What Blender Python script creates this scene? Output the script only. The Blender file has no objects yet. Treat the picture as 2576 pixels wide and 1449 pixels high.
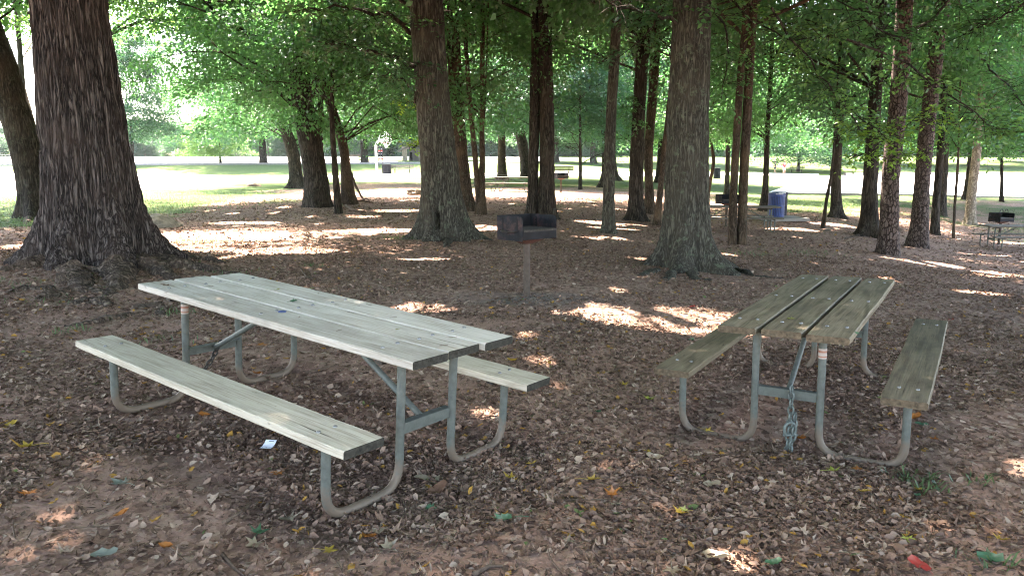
import bpy, math, numpy as np
from mathutils import Vector, Matrix, Euler
R_ = math.radians
scene = bpy.context.scene
COL = scene.collection
RNG = np.random.default_rng(7)

# ------------------------------------------------------------------ camera maths
F, CX, CY, PITCH, CH = 1870.4, 1288.0, 724.5, 0.1591, 1.548
def ray(px, py):
    X = (px-CX)/F; Y = (py-CY)/F; c, s = math.cos(PITCH), math.sin(PITCH)
    return np.array([X, c-Y*s, -s-Y*c])
# terrain heights: columns are bearings x/y, rows are distances ahead
TU = np.array([-3.0, -1.2, -.62, -.35, 0.0, .35, .69, 1.2, 3.0])
TD = np.array([-40., 0, 3, 6, 10, 16, 22, 26, 38, 48, 65, 75, 86, 95, 130, 170, 260, 600])
TZ = np.array([
 [0, 0, .02, .05, .05, .05, .05, .05, .05, .15, .6, 1.03, 1.8, 2.1, 3.0, 3.6, 5.0, 7.0],
 [0, 0, .02, .05, .05, .05, .05, .05, .05, .15, .6, 1.03, 1.8, 2.1, 3.0, 3.6, 5.0, 7.0],
 [0, 0, .02, .05, .08, .06, .05, .05, .05, .20, .65, 1.03, 1.85, 2.1, 3.2, 4.2, 5.2, 7.0],
 [0, 0, .02, .05, .05, .03, .05, .08, .28, .42, .68, .87, 1.92, 2.1, 3.2, 4.2, 5.2, 7.0],
 [0, 0, .00, .00, .00, .02, .06, .12, .36, .40, .75, .95, 2.00, 2.15, 3.2, 4.2, 5.2, 7.0],
 [0, 0, -.06, -.12, -.17, -.30, -.36, -.22, -.13, -.05, .30, .50, .75, .94, 3.2, 4.4, 5.2, 7.0],
 [0, 0, -.08, -.15, -.36, -.72, -.95, -1.02, -.85, -.40, .08, .32, .55, .73, 2.9, 4.4, 5.2, 7.0],
 [0, 0, -.08, -.2, -.5, -.9, -1.1, -1.1, -.9, -.5, 0, .2, .5, .7, 2.8, 4.4, 5.2, 7.0],
 [0, 0, -.08, -.2, -.5, -.9, -1.1, -1.1, -.9, -.5, 0, .2, .5, .7, 2.8, 4.4, 5.2, 7.0]])
def hsh(ix, iy, iz):
    h = (ix.astype(np.int64)*374761393 + iy.astype(np.int64)*668265263 + iz.astype(np.int64)*2147483647) & 0xffffffff
    h = ((h ^ (h >> 13))*1274126177) & 0xffffffff
    h = ((h ^ (h >> 16))*2246822519) & 0xffffffff
    return ((h ^ (h >> 15)) & 0xffffff)/float(0xffffff)
def vnoise(P):
    P = np.asarray(P, float); I = np.floor(P); f = P-I; f = f*f*(3-2*f); I = I.astype(np.int64)
    r = 0
    for a in (0, 1):
        wa = f[..., 0] if a else 1-f[..., 0]
        for b in (0, 1):
            wb = f[..., 1] if b else 1-f[..., 1]
            for c in (0, 1):
                wc = f[..., 2] if c else 1-f[..., 2]
                r = r + wa*wb*wc*hsh(I[..., 0]+a, I[..., 1]+b, I[..., 2]+c)
    return r
def fbm(P, o=3):
    s = 0; a = .5; t = 0
    for i in range(o):
        s = s + a*vnoise(np.asarray(P)*(2.03**i)+17.3*i); t += a; a *= .5
    return s/t
def P3(x, y, z=0.0):
    x = np.asarray(x, float); y = np.asarray(y, float)
    return np.stack([x, y, np.zeros_like(x)+z], -1)
def plane_of(x, y, z, a, sx, sy, dz): c, s = math.cos(a), math.sin(a); return (x, y, z, sx*c-sy*s, sx*s+sy*c, dz)
TPLANE = [plane_of(-1.2328, 4.255, 0, .9233, -.0157, .0507, .004), plane_of(2.1851, 5.162, -.114, -.5594, .0145, .0056, -.012)]
def terr(x, y):
    x = np.atleast_1d(np.asarray(x, float)); y = np.atleast_1d(np.asarray(y, float))
    yy = np.maximum(y, 2.5); u = np.clip(x/yy, -2.99, 2.99); d = np.clip(y, -39.9, 599)
    iu = np.clip(np.searchsorted(TU, u)-1, 0, len(TU)-2); idd = np.clip(np.searchsorted(TD, d)-1, 0, len(TD)-2)
    fu = (u-TU[iu])/(TU[iu+1]-TU[iu]); fd = (d-TD[idd])/(TD[idd+1]-TD[idd]); fu = fu*fu*(3-2*fu)
    z = (TZ[iu, idd]*(1-fu)+TZ[iu+1, idd]*fu)*(1-fd)+(TZ[iu, idd+1]*(1-fu)+TZ[iu+1, idd+1]*fu)*fd
    near = np.clip(1-y/45, 0, 1)
    nz = near*((fbm(P3(x*.5, y*.5))-.5)*.12+(fbm(P3(x*2.2, y*2.2, 5))-.5)*.035)
    for (tx, ty, t0, gx, gy, dz) in TPLANE:
        pad = np.clip(2.4-np.hypot(x-tx, y-ty)/.9, 0, 1); pad = pad*pad*(3-2*pad)*.97
        z = z*(1-pad)+(t0+gx*(x-tx)+gy*(y-ty)+dz)*pad; nz = nz*(1-.75*pad)
    z = z + nz
    # mound round the big left tree and its roots
    z = z + .16*np.exp(-((x+6.6)**2+(y-11.0)**2)/3.5)
    return z
def tz(x, y): return float(terr(x, y)[0])
GD = 1.5*np.exp(np.linspace(0, math.log(500/1.5), 260))
def G(px, py):
    r = ray(px, py); o = np.array([0, 0, CH]); ds = GD
    for _ in range(3):
        P = o[None]+r[None]*(ds/r[1])[:, None]; hit = np.nonzero(P[:, 2] < terr(P[:, 0], P[:, 1]))[0]
        i = max(1, int(hit[0])) if len(hit) else len(ds)-1
        ds = np.linspace(ds[i-1], ds[i], 24)
    p = o+r*(ds[0]/r[1]); return np.array([p[0], p[1], tz(p[0], p[1])])
def Wp(px, py, d):
    r = ray(px, py); return np.array([0, 0, CH])+r*(d/r[1])
PXM = lambda d: d/F        # metres per photo pixel at distance d

DN = True
SKY_STR, SUN_STR, EXPO = .15, 5.0, 3.95
ELEV, AZ = R_(60), R_(-24)     # azimuth from +Y towards +X
SUN = np.array([math.cos(ELEV)*math.sin(AZ), math.cos(ELEV)*math.cos(AZ), math.sin(ELEV)])

# ------------------------------------------------------------------ object helpers
def tag(o, label=None, cat=None, group=None, kind=None):
    if label: o['label'] = label
    if cat: o['category'] = cat
    if group: o['group'] = group
    if kind: o['kind'] = kind
    return o
def empty(name, loc, label, cat, group=None, rot=None):
    o = bpy.data.objects.new(name, None); COL.objects.link(o); o.location = [float(v) for v in loc]
    o.empty_display_size = .2
    if rot is not None: o.rotation_euler = rot
    return tag(o, label, cat, group)
def mesh_np(name, V, faces_idx, nper, mat, parent=None, attr=None, smooth=False):
    me = bpy.data.meshes.new(name)
    V = np.ascontiguousarray(V, dtype=np.float32); nf = len(faces_idx)//nper
    me.vertices.add(len(V)); me.vertices.foreach_set('co', V.ravel())
    me.loops.add(len(faces_idx)); me.loops.foreach_set('vertex_index', np.ascontiguousarray(faces_idx, dtype=np.int32))
    me.polygons.add(nf); me.polygons.foreach_set('loop_start', np.arange(0, nf*nper, nper, dtype=np.int32))
    if smooth: me.polygons.foreach_set('use_smooth', np.ones(nf, dtype=bool))
    me.update(calc_edges=True)
    if attr is not None:
        for k, (dom, val) in attr.items():
            if val.ndim == 1:
                a = me.attributes.new(k, 'FLOAT', dom); a.data.foreach_set('value', val.astype(np.float32))
            else:
                a = me.attributes.new(k, 'FLOAT_COLOR', dom); a.data.foreach_set('color', np.ascontiguousarray(val, dtype=np.float32).ravel())
    if mat: me.materials.append(mat)
    if parent == 'mesh': return me
    o = bpy.data.objects.new(name, me); COL.objects.link(o)
    if parent is not None: o.parent = parent
    return o
class MB:
    def __init__(s): s.v = []; s.f = []; s.m = []
    def add(s, vs, fs, mi=0):
        b = len(s.v); s.v += [tuple(map(float, q)) for q in vs]; s.f += [tuple(b+i for i in f) for f in fs]; s.m += [mi]*len(fs); return s
    def box(s, c, size, rot=None, mi=0, ends=None):
        x, y, z = [q/2 for q in size]
        vs = [Vector(q) for q in [(-x,-y,-z),(x,-y,-z),(x,y,-z),(-x,y,-z),(-x,-y,z),(x,-y,z),(x,y,z),(-x,y,z)]]
        if rot is not None: vs = [rot @ q for q in vs]
        vs = [q+Vector(c) for q in vs]
        s.add(vs, [(0,3,2,1),(4,5,6,7),(0,1,5,4),(1,2,6,5),(2,3,7,6),(3,0,4,7)], mi)
        return s
    def tube(s, path, r, n=10, caps=True, mi=0):
        path = [Vector(p) for p in path]; k = len(path)
        rs = r if hasattr(r, '__len__') else [r]*k
        t0 = (path[1]-path[0]).normalized(); up = Vector((0, 0, 1)) if abs(t0.z) < .9 else Vector((1, 0, 0))
        a = t0.cross(up).normalized(); vs = []
        for i, p in enumerate(path):
            t = (path[min(i+1, k-1)]-path[max(i-1, 0)]).normalized()
            a = (a-t*a.dot(t)).normalized(); b = t.cross(a)
            for j in range(n):
                th = 2*math.pi*j/n; vs.append(p+(a*math.cos(th)+b*math.sin(th))*rs[i])
        fs = [(i*n+j, i*n+(j+1) % n, (i+1)*n+(j+1) % n, (i+1)*n+j) for i in range(k-1) for j in range(n)]
        if caps: fs += [tuple(range(n-1, -1, -1)), tuple((k-1)*n+j for j in range(n))]
        return s.add(vs, fs, mi)
    def lathe(s, prof, n=24, c=(0, 0, 0), mi=0):
        vs = [(c[0]+r*math.cos(2*math.pi*j/n), c[1]+r*math.sin(2*math.pi*j/n), c[2]+z) for r, z in prof for j in range(n)]
        fs = [(i*n+j, i*n+(j+1) % n, (i+1)*n+(j+1) % n, (i+1)*n+j) for i in range(len(prof)-1) for j in range(n)]
        return s.add(vs, fs, mi)
    def prism(s, pts, o, ax, ay, an, th, mi=0):
        o, ax, ay, an = map(Vector, (o, ax, ay, an)); n = len(pts)
        vs = [o+ax*p[0]+ay*p[1] for p in pts]+[o+ax*p[0]+ay*p[1]+an*th for p in pts]
        return s.add(vs, [tuple(range(n-1, -1, -1)), tuple(range(n, 2*n))]+[(i, (i+1) % n, n+(i+1) % n, n+i) for i in range(n)], mi)
    def build(s, name, mats, parent=None, smooth=False, bevel=0, auto=True):
        me = bpy.data.meshes.new(name); me.from_pydata(s.v, [], s.f); me.update()
        if not isinstance(mats, (list, tuple)): mats = [mats]
        for m in mats: me.materials.append(m)
        me.polygons.foreach_set('material_index', s.m)
        if smooth:
            me.polygons.foreach_set('use_smooth', [True]*len(s.f))
            if auto:
                try: me.set_sharp_from_angle(angle=R_(45))
                except Exception: pass
        me.update()
        o = bpy.data.objects.new(name, me); COL.objects.link(o)
        if parent is not None: o.parent = parent
        if bevel:
            b = o.modifiers.new('b', 'BEVEL'); b.width = bevel; b.segments = 2; b.limit_method = 'ANGLE'; b.angle_limit = R_(40)
        return o
def copy_tree(o, parent=None):
    c = o.copy(); COL.objects.link(c); c.parent = parent
    for ch in o.children: copy_tree(ch, c)
    return c

# ------------------------------------------------------------------ materials
def newmat(name):
    m = bpy.data.materials.new(name); m.use_nodes = True; nt = m.node_tree; nt.nodes.clear()
    return m, nt, nt.nodes, nt.links
def nd(nt, t, **k):
    n = nt.nodes.new(t)
    for a, b in k.items():
        if a in n.inputs: n.inputs[a].default_value = b
        else: setattr(n, a, b)
    return n
def ramp(nt, fac, stops, interp='LINEAR'):
    n = nt.nodes.new('ShaderNodeValToRGB'); n.color_ramp.interpolation = interp
    e = n.color_ramp.elements
    while len(e) < len(stops): e.new(.5)
    for i, (p, c) in enumerate(stops):
        e[i].position = p; e[i].color = (*c, 1) if len(c) == 3 else c
    nt.links.new(fac, n.inputs[0]); return n
def coords(nt, scale=(1, 1, 1), kind='Object', rnd=False):
    tc = nt.nodes.new('ShaderNodeTexCoord'); mp = nt.nodes.new('ShaderNodeMapping'); mp.inputs['Scale'].default_value = scale
    nt.links.new(tc.outputs[kind], mp.inputs[0])
    if rnd:
        oi = nt.nodes.new('ShaderNodeObjectInfo'); ml = nd(nt, 'ShaderNodeMath', operation='MULTIPLY'); ml.inputs[1].default_value = 37.7
        nt.links.new(oi.outputs['Random'], ml.inputs[0]); cb = nt.nodes.new('ShaderNodeCombineXYZ')
        for i in range(3): nt.links.new(ml.outputs[0], cb.inputs[i])
        nt.links.new(cb.outputs[0], mp.inputs['Location'])
    return mp.outputs[0]
def noise(nt, vec, scale, detail=5, rough=.6, dist=0.0):
    n = nd(nt, 'ShaderNodeTexNoise'); n.inputs['Scale'].default_value = scale; n.inputs['Detail'].default_value = detail
    n.inputs['Roughness'].default_value = rough; n.inputs['Distortion'].default_value = dist
    nt.links.new(vec, n.inputs['Vector']); return n
def mix(nt, fac, a, b, mode='MIX'):
    n = nt.nodes.new('ShaderNodeMix'); n.data_type = 'RGBA'; n.blend_type = mode
    for s, v in ((n.inputs[0], fac), (n.inputs[6], a), (n.inputs[7], b)):
        if hasattr(v, 'links') or hasattr(v, 'is_linked'): nt.links.new(v, s)
        elif hasattr(v, '__len__'): s.default_value = (*v, 1) if len(v) == 3 else v
        else: s.default_value = v
    return n.outputs[2]
def finish(nt, col, rough=.8, bump=None, bstr=.5, bdist=.02, metal=0, spec=.5):
    b = nd(nt, 'ShaderNodeBsdfPrincipled'); o = nt.nodes.new('ShaderNodeOutputMaterial')
    b.inputs['Metallic'].default_value = metal; b.inputs['Specular IOR Level'].default_value = spec
    if hasattr(col, 'is_linked'): nt.links.new(col, b.inputs['Base Color'])
    else: b.inputs['Base Color'].default_value = (*col, 1)
    if hasattr(rough, 'is_linked'): nt.links.new(rough, b.inputs['Roughness'])
    else: b.inputs['Roughness'].default_value = rough
    if bump is not None:
        bp = nd(nt, 'ShaderNodeBump'); bp.inputs['Strength'].default_value = bstr; bp.inputs['Distance'].default_value = bdist
        nt.links.new(bump, bp.inputs['Height']); nt.links.new(bp.outputs[0], b.inputs['Normal'])
    nt.links.new(b.outputs[0], o.inputs[0]); return b
def simple(name, col, rough=.6, metal=0, var=.25, scale=12, bstr=.15, spec=.14, dirt=None):
    m, nt, N, L = newmat(name); v = coords(nt, rnd=True); n = noise(nt, v, scale)
    c = ramp(nt, n.outputs[0], [(.3, [q*(1-var) for q in col]), (.7, [min(1, q*(1+var)) for q in col])])
    out = c.outputs[0]
    if dirt:
        n2 = noise(nt, v, scale*.35, 6, .7); f = ramp(nt, n2.outputs[0], [(.5, (0, 0, 0)), (.68, (1, 1, 1))])
        out = mix(nt, f.outputs[0], out, dirt)
    finish(nt, out, rough, n.outputs[0], bstr, .01, metal, spec); return m
def bark(name, dark, light, sx=9, stretch=.14, moss=0.0, bstr=1.0, bd=.03, tint=(.10, .06, .04)):
    m, nt, N, L = newmat(name)
    v = coords(nt, (1, 1, stretch), rnd=True); v2 = coords(nt, rnd=True)
    a = noise(nt, v, sx, 4, .55, .6); b = noise(nt, v, sx*3.2, 3, .6)
    rd = nd(nt, 'ShaderNodeMath', operation='ABSOLUTE'); sb = nd(nt, 'ShaderNodeMath', operation='SUBTRACT'); sb.inputs[1].default_value = .5
    L.new(a.outputs[0], sb.inputs[0]); L.new(sb.outputs[0], rd.inputs[0])
    sc = nd(nt, 'ShaderNodeMath', operation='MULTIPLY'); sc.inputs[1].default_value = 5; sc.use_clamp = True; L.new(rd.outputs[0], sc.inputs[0])
    ad = nd(nt, 'ShaderNodeMath', operation='MULTIPLY_ADD'); ad.inputs[1].default_value = .35; L.new(b.outputs[0], ad.inputs[0]); L.new(sc.outputs[0], ad.inputs[2])
    c = ramp(nt, ad.outputs[0], [(.24, dark), (.62, [p*.55+q*.45 for p, q in zip(dark, light)]), (1.0, light)])
    big = noise(nt, v2, 1.7, 4, .6); f = ramp(nt, big.outputs[0], [(.45, (0, 0, 0)), (.7, (.55, .55, .55))])
    col = mix(nt, f.outputs[0], c.outputs[0], tint)
    if moss:
        l = noise(nt, v2, 6, 6, .75); f2 = ramp(nt, l.outputs[0], [(.56, (0, 0, 0)), (.64, (moss,)*3)])
        col = mix(nt, f2.outputs[0], col, (.13, .16, .11))
    finish(nt, col, .9, ad.outputs[0], bstr, bd, 0, .08); return m
def pinebark(name):
    m, nt, N, L = newmat(name); v = coords(nt, (1, 1, .5), rnd=True)
    dn = noise(nt, v, 6, 3); vm = mix(nt, .12, v, dn.outputs[1])
    vo = nd(nt, 'ShaderNodeTexVoronoi', feature='DISTANCE_TO_EDGE'); vo.inputs['Scale'].default_value = 17; L.new(vm, vo.inputs['Vector'])
    vc = nd(nt, 'ShaderNodeTexVoronoi'); vc.inputs['Scale'].default_value = 17; L.new(vm, vc.inputs['Vector'])
    e = ramp(nt, vo.outputs['Distance'], [(.02, (0, 0, 0)), (.13, (1, 1, 1))])
    b = noise(nt, v, 40, 4); cc = ramp(nt, vc.outputs['Color'], [(.2, (.06, .042, .036)), (.8, (.14, .108, .095))])
    c2 = mix(nt, .5, cc.outputs[0], ramp(nt, b.outputs[0], [(.3, (.05, .035, .03)), (.7, (.15, .115, .10))]).outputs[0])
    col = mix(nt, e.outputs[0], (.025, .017, .014), c2)
    ad = nd(nt, 'ShaderNodeMath', operation='MULTIPLY_ADD'); ad.inputs[1].default_value = .25; L.new(b.outputs[0], ad.inputs[0]); L.new(e.outputs[0], ad.inputs[2])
    finish(nt, col, .85, ad.outputs[0], 1, .03, 0, .12); return m
def leafmat(name, c1, c2, tr, trf=.5, hue=.25):
    m, nt, N, L = newmat(name)
    at = nd(nt, 'ShaderNodeAttribute', attribute_name='rnd'); oi = nt.nodes.new('ShaderNodeObjectInfo')
    c = ramp(nt, at.outputs['Fac'], [(0, c1), (.75, c2), (1, [c2[0]*2.0, c2[1]*1.5, c2[2]*1.2])])
    hs = nd(nt, 'ShaderNodeHueSaturation'); mr = nd(nt, 'ShaderNodeMapRange'); mr.inputs['To Min'].default_value = 1-hue; mr.inputs['To Max'].default_value = 1+hue
    L.new(oi.outputs['Random'], mr.inputs[0]); L.new(mr.outputs[0], hs.inputs['Value']); L.new(c.outputs[0], hs.inputs['Color'])
    d = nt.nodes.new('ShaderNodeBsdfDiffuse'); L.new(hs.outputs[0], d.inputs[0])
    t = nt.nodes.new('ShaderNodeBsdfTranslucent'); tm = mix(nt, at.outputs['Fac'], [q*.75 for q in tr], tr)
    L.new(tm, t.inputs[0])
    g = nt.nodes.new('ShaderNodeBsdfGlossy'); g.inputs['Roughness'].default_value = .38; g.inputs[0].default_value = (.8, .85, .9, 1)
    s1 = nt.nodes.new('ShaderNodeMixShader'); s1.inputs[0].default_value = trf; L.new(d.outputs[0], s1.inputs[1]); L.new(t.outputs[0], s1.inputs[2])
    s2 = nt.nodes.new('ShaderNodeMixShader'); s2.inputs[0].default_value = .045; L.new(s1.outputs[0], s2.inputs[1]); L.new(g.outputs[0], s2.inputs[2])
    o = nt.nodes.new('ShaderNodeOutputMaterial'); L.new(s2.outputs[0], o.inputs[0]); return m
def woodmat(name, base, lightc, darkc, ring=.5, mould=.0, mouldc=(.03, .035, .025), rough=.7):
    m, nt, N, L = newmat(name)
    v = coords(nt, (1, .08, 1), rnd=True); v2 = coords(nt, (1, .35, 1), rnd=True)
    n0 = noise(nt, v, 5.0, 2, .5)       # distorted growth rings giving cathedral figure
    ml = nd(nt, 'ShaderNodeMath', operation='MULTIPLY'); ml.inputs[1].default_value = 46; L.new(n0.outputs[0], ml.inputs[0])
    sn = nd(nt, 'ShaderNodeMath', operation='SINE'); L.new(ml.outputs[0], sn.inputs[0])
    n1 = noise(nt, coords(nt, (1, .025, 1), rnd=True), 120, 4, .7)
    n2 = noise(nt, v2, 7, 6, .7)
    c = ramp(nt, n1.outputs[0], [(.3, darkc), (.5, base), (.72, lightc)])
    rf = nd(nt, 'ShaderNodeMapRange'); rf.inputs['From Min'].default_value = .2; rf.inputs['To Max'].default_value = ring; L.new(sn.outputs[0], rf.inputs[0])
    col = mix(nt, rf.outputs[0], c.outputs[0], darkc)
    w = ramp(nt, n2.outputs[0], [(.42, (0, 0, 0)), (.66, (.6, .6, .6))]); col = mix(nt, w.outputs[0], col, lightc)
    if mould:
        n3 = noise(nt, v2, 3.2, 6, .75); f = ramp(nt, n3.outputs[0], [(.5, (0, 0, 0)), (.72, (mould,)*3)]); col = mix(nt, f.outputs[0], col, mouldc)
    n5 = noise(nt, coords(nt, (1, .03, 1), rnd=True), 34, 3, .6); ck = ramp(nt, n5.outputs[0], [(.27, (1, 1, 1)), (.33, (0, 0, 0))]); col = mix(nt, ck.outputs[0], col, [q*.35 for q in darkc])
    n6 = noise(nt, v2, 22, 4, .6); sp = ramp(nt, n6.outputs[0], [(.66, (0, 0, 0)), (.72, (.7, .7, .7))]); col = mix(nt, sp.outputs[0], col, [q*.6 for q in darkc])
    ad = nd(nt, 'ShaderNodeMath', operation='MULTIPLY_ADD'); ad.inputs[1].default_value = 1.2; L.new(n1.outputs[0], ad.inputs[0]); L.new(rf.outputs[0], ad.inputs[2])
    hv = nd(nt, 'ShaderNodeHueSaturation'); oi = nt.nodes.new('ShaderNodeObjectInfo'); mr2 = nd(nt, 'ShaderNodeMapRange'); mr2.inputs['To Min'].default_value = .84; mr2.inputs['To Max'].default_value = 1.12; L.new(oi.outputs['Random'], mr2.inputs[0]); L.new(mr2.outputs[0], hv.inputs['Value']); L.new(col, hv.inputs['Color']); col = hv.outputs[0]
    finish(nt, col, rough, ad.outputs[0], .35, .004, 0, .14); return m

M = {}
M['bark_oak'] = bark('bark_oak', (.014, .011, .0105), (.165, .137, .125), 21, .085, 0, 1, .035, (.07, .05, .042))
M['bark_grey'] = bark('bark_grey', (.026, .023, .019), (.112, .108, .086), 22, .16, .5, .9, .02, (.07, .06, .045))
M['bark_dark'] = bark('bark_dark', (.014, .011, .009), (.068, .058, .047), 14, .16, .2, .9, .02, (.055, .042, .03))
M['bark_warm'] = bark('bark_warm', (.025, .018, .013), (.09, .067, .051), 20, .25, .2, .6, .012, (.12, .08, .05))
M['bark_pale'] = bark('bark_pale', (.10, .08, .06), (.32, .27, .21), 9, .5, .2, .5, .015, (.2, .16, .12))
M['pine'] = pinebark('pine_bark')
M['root'] = bark('root_bark', (.04, .03, .024), (.19, .145, .115), 13, .6, .15, 1, .025, (.10, .066, .048))
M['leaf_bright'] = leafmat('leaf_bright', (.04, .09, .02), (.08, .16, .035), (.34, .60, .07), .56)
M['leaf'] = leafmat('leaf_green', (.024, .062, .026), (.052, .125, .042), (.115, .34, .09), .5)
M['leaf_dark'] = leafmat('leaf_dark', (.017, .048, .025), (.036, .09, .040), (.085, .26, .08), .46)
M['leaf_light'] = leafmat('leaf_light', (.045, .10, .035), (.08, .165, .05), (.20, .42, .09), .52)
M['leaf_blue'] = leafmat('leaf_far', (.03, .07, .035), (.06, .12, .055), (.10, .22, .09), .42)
M['white_wood'] = woodmat('white_weathered_wood', (.45, .405, .345), (.57, .53, .47), (.22, .19, .15), .25, .7, (.23, .20, .165))
M['side_wood'] = woodmat('bench_weathered_wood', (.41, .36, .285), (.52, .475, .39), (.20, .17, .13), .35, .3, (.2, .18, .14))
M['end_wood'] = simple('mouldy_end_grain', (.035, .033, .027), .9, 0, .5, 60, .4)
M['brown_wood'] = woodmat('green_brown_wood', (.135, .108, .073), (.21, .178, .128), (.048, .039, .027), .6, .75, (.045, .047, .034), .6)
M['brown_end'] = simple('brown_end_grain', (.10, .075, .05), .9, 0, .5, 50, .5)
M['galv'] = simple('galvanised_steel', (.21, .25, .235), .5, .45, .28, 30, .1, .3, (.14, .13, .11))
def pipe_mat():
    m, nt, N, L = newmat('galvanised_pipe'); v = coords(nt); n = noise(nt, v, 30); n2 = noise(nt, v, 9, 6, .75)
    c = ramp(nt, n.outputs[0], [(.3, (.066, .074, .065)), (.7, (.108, .120, .106))]); sx = nt.nodes.new('ShaderNodeSeparateXYZ'); L.new(v, sx.inputs[0])
    mr = nd(nt, 'ShaderNodeMapRange'); mr.inputs['From Min'].default_value = .0; mr.inputs['From Max'].default_value = .22; mr.inputs['To Min'].default_value = .62; mr.inputs['To Max'].default_value = .0; L.new(sx.outputs[2], mr.inputs[0])
    ad = nd(nt, 'ShaderNodeMath', operation='ADD'); L.new(n2.outputs[0], ad.inputs[0]); L.new(mr.outputs[0], ad.inputs[1]); f = ramp(nt, ad.outputs[0], [(.62, (0, 0, 0)), (.85, (.9, .9, .9))])
    finish(nt, mix(nt, f.outputs[0], c.outputs[0], (.13, .095, .07)), .58, n.outputs[0], .1, .01, .1, .3); return m
M['galv'] = pipe_mat()
M['dark_steel'] = simple('dark_steel', (.05, .045, .04), .6, .5, .4, 30, .2)
M['chain'] = simple('galvanised_chain', (.12, .14, .13), .5, .45, .3, 40)
M['bolt'] = simple('bolt_steel', (.20, .20, .20), .45, .8, .3, 60)
M['grill'] = simple('sooty_grill_steel', (.011, .012, .015), .65, 0, .5, 14, .2, .12, (.06, .035, .032))
M['rust'] = simple('rusted_steel', (.12, .06, .05), .8, .3, .4, 18, .3)
M['post'] = simple('grill_post_steel', (.085, .066, .054), .8, .2, .25, 24, .2)
M['ash'] = simple('ash', (.28, .26, .24), .95, 0, .3, 60, .5)
M['blue'] = simple('blue_painted_slats', (.006, .032, .14), .5, .1, .25, 8, .1, .5)
M['black'] = simple('black_painted_metal', (.009, .009, .011), .75, 0, .4, 8, .15, .2)
M['navy'] = simple('dark_blue_metal', (.012, .015, .035), .5, .2, .4, 8)
M['white'] = simple('white_paint', (.7, .7, .7), .5, 0, .05, 4)
M['red'] = simple('red_cloth', (.6, .035, .045), .8, 0, .1, 20)
M['redp'] = simple('red_paint', (.35, .06, .05), .6, 0, .3, 3)
M['skin'] = simple('skin', (.50, .30, .22), .6, 0, .05, 20)
M['darkcloth'] = simple('dark_cloth', (.03, .03, .04), .8, 0, .2, 20)
M['greycloth'] = simple('pale_cloth', (.45, .42, .40), .8, 0, .1, 20)
M['hair'] = simple('hair', (.03, .02, .015), .7, 0, .2, 30)
M['concrete'] = simple('concrete', (.26, .24, .22), .9, 0, .15, 5, .2)
M['kerb'] = simple('kerb_concrete', (.24, .22, .20), .9, 0, .2, 5, .2)
M['shed'] = simple('grey_board', (.20, .20, .215), .8, 0, .12, 6)
M['roof'] = simple('roof_grey', (.13, .13, .14), .8, 0, .12, 6)
M['sticker'] = simple('sticker', (.34, .29, .25), .6, 0, .1, 60)
M['orange'] = simple('sticker_orange', (.28, .13, .09), .6, 0, .1, 60)
M['card'] = simple('white_card', (.62, .66, .72), .5, 0, .03, 8)
M['ink'] = simple('grey_print', (.2, .22, .26), .6, 0, .1, 8)
M['glass'] = simple('car_glass', (.03, .035, .04), .15, 0, .1, 8)
M['carw'] = simple('white_car_paint', (.75, .75, .76), .3, 0, .03, 3)
M['tyre'] = simple('tyre', (.02, .02, .02), .8, 0, .1, 8)
M['rock'] = simple('lichen_rock', (.17, .15, .12), .9, 0, .5, 7, .8)
M['stump'] = simple('old_wood', (.10, .075, .055), .9, 0, .4, 12, .6)
M['net'] = simple('white_net', (.7, .7, .7), .8)
M['bench'] = simple('grey_bench_plank', (.11, .095, .08), .8, 0, .25, 10)
M['twig'] = simple('twig_bark', (.11, .075, .055), .9, 0, .4, 40)
M['grassblade'] = leafmat('grass_blade', (.045, .075, .035), (.09, .13, .055), (.16, .26, .08), .35)

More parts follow.
